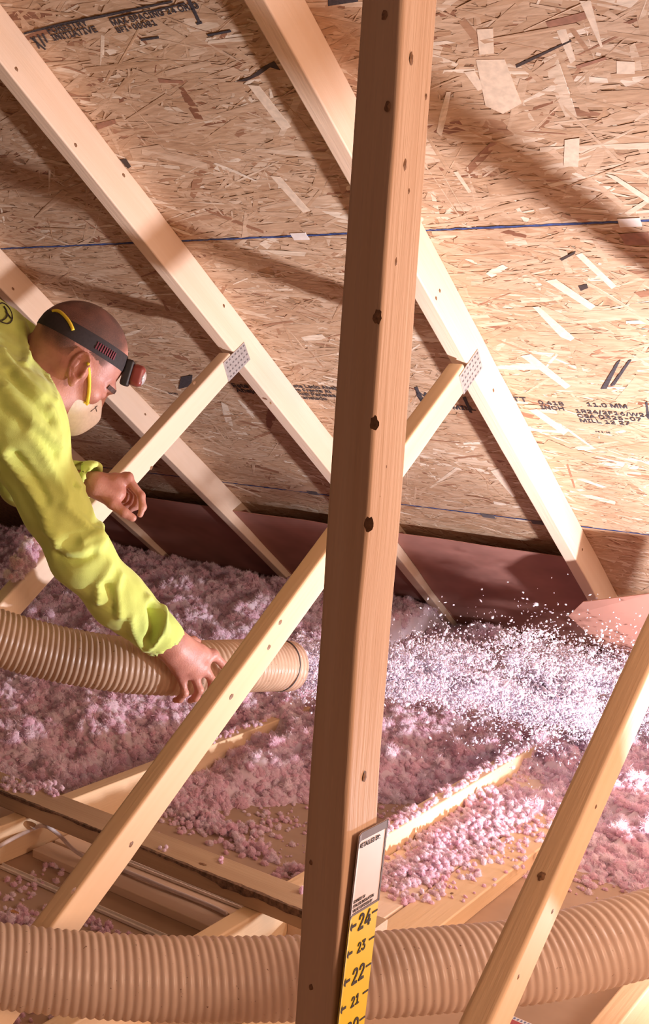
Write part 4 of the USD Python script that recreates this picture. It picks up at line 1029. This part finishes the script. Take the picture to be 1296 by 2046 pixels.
# ------------------------------------------------------------------ loose-fill insulation
def ss(a, b, x): t = np.clip((x - a) / (b - a), 0, 1); return t * t * (3 - 2 * t)
def depth(x, y):
    """depth of the pink fill above the drywall at x, y (negative: bare)"""
    x, y = np.asarray(x, float), np.asarray(y, float)
    p2 = np.stack([x, y, 0 * x], -1)
    wob = (meshkit.fbm(p2 * 3.1, 3, 3) - .5) * .5
    x1, x2, x3 = TX(1) - .02, TX(2) - .02, TX(3) - .02
    # far bays
    e = y - (2.08 + .30 * wob)
    dA = -.03 + .10 * ss(-.15, .10, e) + .12 * ss(.1, .9, e) + .09 * ss(.7, 1.4, e)
    dA = dA - .10 * ss(-.40, 0.0, x - x1) * (1 - ss(3.0, 3.6, y))
    # bay between the first two joists
    e = y - (2.22 + (x + 1.65) * 1.25 + .35 * wob)
    dB = -.03 + .085 * ss(-.12, .16, e) + .06 * ss(.2, .8, e) + .08 * ss(.8, 1.6, e)
    dB = dB - .035 * (1 - ss(0, .16, x - x1)) * (1 - ss(2.9, 3.4, y))
    # bay under the spray
    e = y - (2.84 - (x + 1.07) * .42 + .5 * wob)
    dC = -.03 + .070 * ss(-.25, .15, e) + .065 * ss(.1, .55, e) + .10 * ss(.5, 1.2, e)
    d = np.where(x < x1, dA, np.where(x < x2, dB, dC))
    d = np.where(x > x3, -.03 + .05 * ss(2.6, 3.2, y + .4 * wob), d)
    lump = (meshkit.fbm(p2 * 9, 3, 5) - .5) * .085 + (meshkit.fbm(p2 * 24, 2, 8) - .5) * .050
    return d + lump * ss(-.03, .05, d)
hstep = .011
gx, gy = np.arange(-4.3, .2, hstep), np.arange(1.4, 4.36, hstep)
GX, GY = np.meshgrid(gx, gy, indexing="ij"); D = depth(GX, GY)
ceilz = HR - np.tan(TH) * GY - .115
Z = np.minimum(ZF + D, ceilz)
vid = np.arange(GX.size).reshape(GX.shape)
keep = (D[:-1, :-1] > 0) | (D[1:, :-1] > 0) | (D[1:, 1:] > 0) | (D[:-1, 1:] > 0)
q = np.stack([vid[:-1, :-1], vid[1:, :-1], vid[1:, 1:], vid[:-1, 1:]], -1)[keep]
fz = np.vstack([q[:, [0, 1, 2]], q[:, [0, 2, 3]]]); uq, inv = np.unique(fz, return_inverse=True)
P3 = np.stack([GX.ravel(), GY.ravel(), Z.ravel()], 1)
jit = (np.stack([meshkit.noise(P3 * 60, s) for s in (1, 2, 3)], 1) - .5) * .012
bed_v = (P3 + jit)[uq]
ins = thing("loose_insulation", (-1.8, 3.0, ZF), "pink loose-fill fibreglass insulation heaped over the drywall and joists", "insulation", kind="stuff")
obj("bed", (bed_v, inv.reshape(-1, 3)), M["fluff_bed"], ins, smooth=True, kind="stuff")

def tuft(seed, sub=2, stretch=(1, 1, .8), shards=200):
    """a nodule of glass wool: a lumpy core with a fuzz of thin shards round it"""
    t = trimesh.creation.icosphere(sub, 1.0); v = np.array(t.vertices); s = seed * 5.3
    r = .36 + .55 * meshkit.fbm(v * 2.2 + s, 3, seed) + .30 * (meshkit.noise(v * 7 + s, seed + 3) - .4)
    rg = np.random.default_rng(70 + seed)
    d = rg.normal(size=(shards, 3)); d /= np.linalg.norm(d, axis=1)[:, None]
    base = .36 + .55 * meshkit.fbm(d * 2.2 + s, 3, seed)
    c = d * (base * rg.uniform(.8, 1.25, shards))[:, None]
    t1 = rg.normal(size=(shards, 3)) * .5 + d; t1 /= np.linalg.norm(t1, axis=1)[:, None]; t2 = np.cross(t1, rg.normal(size=(shards, 3))); t2 /= np.linalg.norm(t2, axis=1)[:, None]
    ln, wd = rg.uniform(.18, .55, shards)[:, None], rg.uniform(.025, .075, shards)[:, None]
    sv = np.stack([c - t1 * ln * .4 - t2 * wd, c - t1 * ln * .4 + t2 * wd, c + t1 * ln], 1).reshape(-1, 3)
    n0 = len(v)
    return trimesh.Trimesh(np.vstack([v * r[:, None], sv]) * stretch, np.vstack([t.faces, n0 + np.arange(shards * 3).reshape(-1, 3)]), process=False)
def instancer(name, parent, protos, pos, scale, which, material, rng, kind="stuff", axis_scale=None):
    path = path_for(name, parent); o = parent.o
    pi = UsdGeom.PointInstancer.Define(stage, path)
    rel = []
    for i, pm in enumerate(protos):
        v, f, n = meshkit.arrays(pm, True)
        g = usdkit.mesh(stage, f"{path}/tuft" + (f"_{i:03d}" if i else ""), (v, f), material)
        g.CreateNormalsAttr(Vt.Vec3fArray.FromNumpy(n.astype(np.float32))); g.SetNormalsInterpolation("vertex")
        rel.append(g.GetPath())
    pi.CreatePrototypesRel().SetTargets(rel)
    n = len(pos)
    pi.CreatePositionsAttr(Vt.Vec3fArray.FromNumpy((V(pos) - o).astype(np.float32)))
    sc = np.repeat(V(scale)[:, None], 3, 1) if np.ndim(scale) == 1 else V(scale)
    pi.CreateScalesAttr(Vt.Vec3fArray.FromNumpy(sc.astype(np.float32)))
    qs = rng.normal(size=(n, 4)); qs /= np.linalg.norm(qs, axis=1)[:, None]
    pi.CreateOrientationsAttr(Vt.QuathArray([Gf.Quath(float(a), float(b), float(c), float(d)) for a, b, c, d in qs]))
    pi.CreateProtoIndicesAttr(Vt.IntArray.FromNumpy(which.astype(np.int32)))
    if kind: tag(pi, kind=kind)
    return pi
rng = np.random.default_rng(21)
protos = [tuft(i) for i in range(5)]
N = 76000
X, Y = rng.uniform(-3.9, .15, N), rng.uniform(1.7, 4.25, N); d = depth(X, Y)
on = (d > .002); zz = np.minimum(ZF + d, HR - np.tan(TH) * Y - .10)
# thin scatter over the bare board next to the heaps
edge = (d <= .002) & (d > -.0288) & (rng.random(N) < .30 * np.exp(-(.002 - d) / .010))
pos = np.stack([X, Y, zz], 1); sz = np.clip(rng.lognormal(math.log(.0118), .36, N), .005, .026)
pos[edge, 2] = ZF + .003; sz[edge] = rng.uniform(.002, .011, edge.sum())
sel = on | edge
pos, sz = list(pos[sel]), list(sz[sel])
def scatter(px, py, z, sx, sy, n, s0, s1, pile=0.0):
    c = onz(px, py, z)
    for _ in range(n):
        g1, g2 = rng.normal(), rng.normal()
        pos.append(c + V([g1 * sx, g2 * sy, pile * max(0, 1 - math.hypot(g1, g2) / 1.6) * rng.random() + .002])); sz.append(rng.uniform(s0, s1))
for a in ((505, 1660, .03, .03, 26, .004, .012, .02), (545, 1638, .03, .025, 24, .004, .010, .015), (585, 1655, .02, .03, 14, .004, .009, 0), (592, 1752, .022, .022, 34, .008, .014, .035), (570, 1762, .02, .02, 10, .003, .008, 0),
          (400, 1640, .05, .04, 260, .004, .011, .03), (455, 1672, .045, .03, 70, .005, .013, .03), (510, 1705, .035, .02, 50, .006, .014, .03), (360, 1610, .04, .04, 60, .005, .012, .03), (560, 1610, .07, .09, 30, .002, .005, 0), (580, 1700, .06, .08, 26, .002, .005, 0),
          (20, 1838, .04, .03, 46, .006, .014, .03), (60, 1790, .06, .05, 30, .003, .010, 0), (10, 1760, .04, .05, 20, .003, .010, 0), (190, 1858, .03, .015, 14, .004, .009, 0), (210, 1858, .02, .01, 16, .004, .010, .02),
          (1190, 1690, .09, .10, 260, .003, .010, .014), (1260, 1650, .06, .12, 220, .003, .010, .018), (1180, 1755, .05, .035, 22, .004, .011, .006), (1250, 1760, .04, .03, 18, .005, .012, .006), (1215, 1790, .06, .03, 14, .002, .008, 0), (1060, 1720, .03, .05, 24, .004, .011, .01),
          (500, 1820, .02, .015, 14, .003, .008, .01), (820, 1580, .10, .08, 90, .002, .008, .0), (790, 1620, .06, .06, 40, .002, .008, 0), (110, 1735, .02, .02, 16, .004, .010, .01), (165, 1690, .035, .03, 26, .003, .009, .01), (120, 2025, .03, .03, 24, .004, .010, .02), (60, 2030, .02, .03, 16, .004, .010, .02)):
    scatter(a[0], a[1], ZF, *a[2:])
zb = ZF + .04
for a in ((850, 1735, .035, .10, 300, .004, .011, .026), (880, 1690, .04, .10, 300, .004, .011, .028), (800, 1745, .030, .045, 150, .004, .010, .020), (940, 1660, .05, .12, 330, .004, .011, .028), (1000, 1640, .06, .12, 300, .004, .011, .024), (1000, 1720, .03, .10, 40, .003, .009, 0), (920, 1765, .04, .08, 10, .003, .007, 0), (960, 1600, .05, .12, 260, .004, .011, .03)):
    scatter(a[0], a[1], zb, *a[2:])
for k, y0, y1, n in ((2, 2.05, 2.75, 150), (1, 2.3, 3.3, 120), (2, 2.75, 3.3, 190)):
    for _ in range(n):
        pos.append(V([TX(k) - rng.uniform(.004, .036), y0 + (y1 - y0) * rng.random() ** .8, ZC + .003])); sz.append(rng.uniform(.003, .010))
zb = ZC + .0365
for px, py, n in ((20, 1570, 18), (60, 1578, 26), (85, 1576, 20), (105, 1588, 6), (330, 1695, 3), (455, 1722, 3), (600, 1790, 2)):
    for _ in range(n):
        c = onz(px + rng.normal() * 14, py + rng.normal() * 6, zb); pos.append(c + V([0, 0, .003])); sz.append(rng.uniform(.003, .010))
pos, sz = V(pos), V(sz)
sc = sz[:, None] * rng.uniform(.75, 1.3, (len(sz), 3))
instancer("tufts", ins, protos, pos, sc, rng.integers(0, 5, len(pos)), M["fluff"], rng)
print("tufts", len(pos))
# clump hanging on the web behind the worker's arm
cl = []
for _ in range(150):
    t = rng.random(); px, py = 68 - 38 * t + rng.normal() * 9, 1090 + 62 * t + rng.normal() * 9
    cl.append(onx(px, py, TX(1) - .012 + rng.normal() * .010))
ic = thing("insulation_clump", V(cl).mean(0), "pink insulation clump clinging to the web member beside the worker's arm", "insulation", kind="stuff")
instancer("tufts", ic, protos[:3], V(cl), rng.uniform(.006, .014, len(cl)), rng.integers(0, 3, len(cl)), M["fluff"], rng)
for j, (px, py, k) in enumerate(((334, 990, -1), (390, 995, 0), (482, 1034, 0), (430, 1030, 0))):
    pass
# ---- the spray
E0 = onZ(588, 1331, 2.70); E1 = onZ(1000, 1318, 3.02); E2 = onZ(1310, 1425, 3.28)
n = 120000
t = rng.beta(1.15, 1.0, n)
cen = np.outer((1 - t) ** 2, E0) + np.outer(2 * t * (1 - t), E1 * 1.0) + np.outer(t * t, E2)
rad = .036 + .070 * t ** .8
g = rng.normal(size=(n, 3)); g *= np.where(rng.random(n) < .10, 1.75, 1.0)[:, None]
turb = (np.stack([meshkit.fbm(cen * 7 + g * .35, 3, s) for s in (31, 32, 33)], 1) - .5) * .30 * t[:, None]
P = cen + g * rad[:, None] * V([.75, .75, .62]) + turb
P[:, 2] -= .015 * t
wisp = meshkit.fbm(P * [9, 9, 16] + 3.3, 4, 44)
thin = np.clip(np.abs(g).max(1) - .9, 0, 2)
kp = wisp > .40 + .085 * thin + .05 * rng.normal(size=n) * .6
P, t, g = P[kp], t[kp], g[kp]; n = len(P)
dd_ = depth(P[:, 0], P[:, 1])
P[:, 2] = np.maximum(P[:, 2], ZF + np.maximum(dd_, 0) + .004)
s = np.clip(rng.lognormal(math.log(.0021), .52, n), .0010, .011)
okm = P[:, 2] < HR - np.tan(TH) * P[:, 1] - .13
P, s = P[okm], s[okm]
# stray flakes thrown up and out
n2 = 300
px, py = rng.uniform(780, 1280, n2), 1285 - np.abs(rng.normal(0, 40, n2)); Zs = rng.uniform(2.75, 3.15, n2)
P2 = V([onZ(a, b, c) for a, b, c in zip(px, py, Zs)]); P = np.vstack([P, P2]); s = np.r_[s, rng.uniform(.0012, .0042, n2)]
sp = thing("insulation_spray", E1, "cloud of white flying insulation flakes blown from the hose nozzle", "insulation", kind="stuff")
fl_protos = [tuft(20 + i, 2, (1.25, .8, .55), 60) for i in range(5)]
instancer("flakes", sp, fl_protos, P, s[:, None] * rng.uniform(.7, 1.4, (len(s), 3)), rng.integers(0, 5, len(s)), M["flake"], rng)
# bits on the hose and a chip of wood, a printed label on the drywall
M["chip"] = plain("chip", (.45, .20, .06), .7, .2); M["label_white"] = plain("label_white", (.78, .76, .80), .5, .03); M["label_red"] = plain("label_red", (.42, .06, .07), .5, .05)
c = onz(28, 1824, ZF + .012); ck = rbox((.018, .011, .006), .0015); cm = ck.to_mesh()
obj("wood_chip", (np.array(cm.vert_properties[:, :3]) + c, cm.tri_verts), M["chip"], label="small orange wood chip in the insulation scraps at the lower left", cat="wood chip")
pl = thing("printed_label", onz(1040, 2040, ZF), "small white and red printed label lying on the drywall under the right web", "label")
c4 = [onz(1024, 2030, ZF + .0005), onz(1062, 2046, ZF + .0005)]; ax_ = c4[1] - c4[0]; ax_ /= np.linalg.norm(ax_); no_ = np.cross([0, 0, 1.0], ax_)
def flat(a0, a1, b0, b1, z): return quad_slab([c4[0] + ax_ * a + no_ * b_ + V([0, 0, z]) for a, b_ in ((a0, b0), (a1, b0), (a1, b1), (a0, b1))], .0003)
obj("paper", flat(0, .09, -.012, .0, .0002), M["label_white"], pl); obj("red_band", flat(0, .09, -.030, -.012, .0002), M["label_red"], pl)
M["print_blue"] = plain("print_blue", (.18, .22, .42), .6, .1)
obj("printing", trimesh.util.concatenate([flat(.004 + .006 * i, .007 + .006 * i, -.009, -.003, .0006) for i in range(12)]), M["print_blue"], pl)
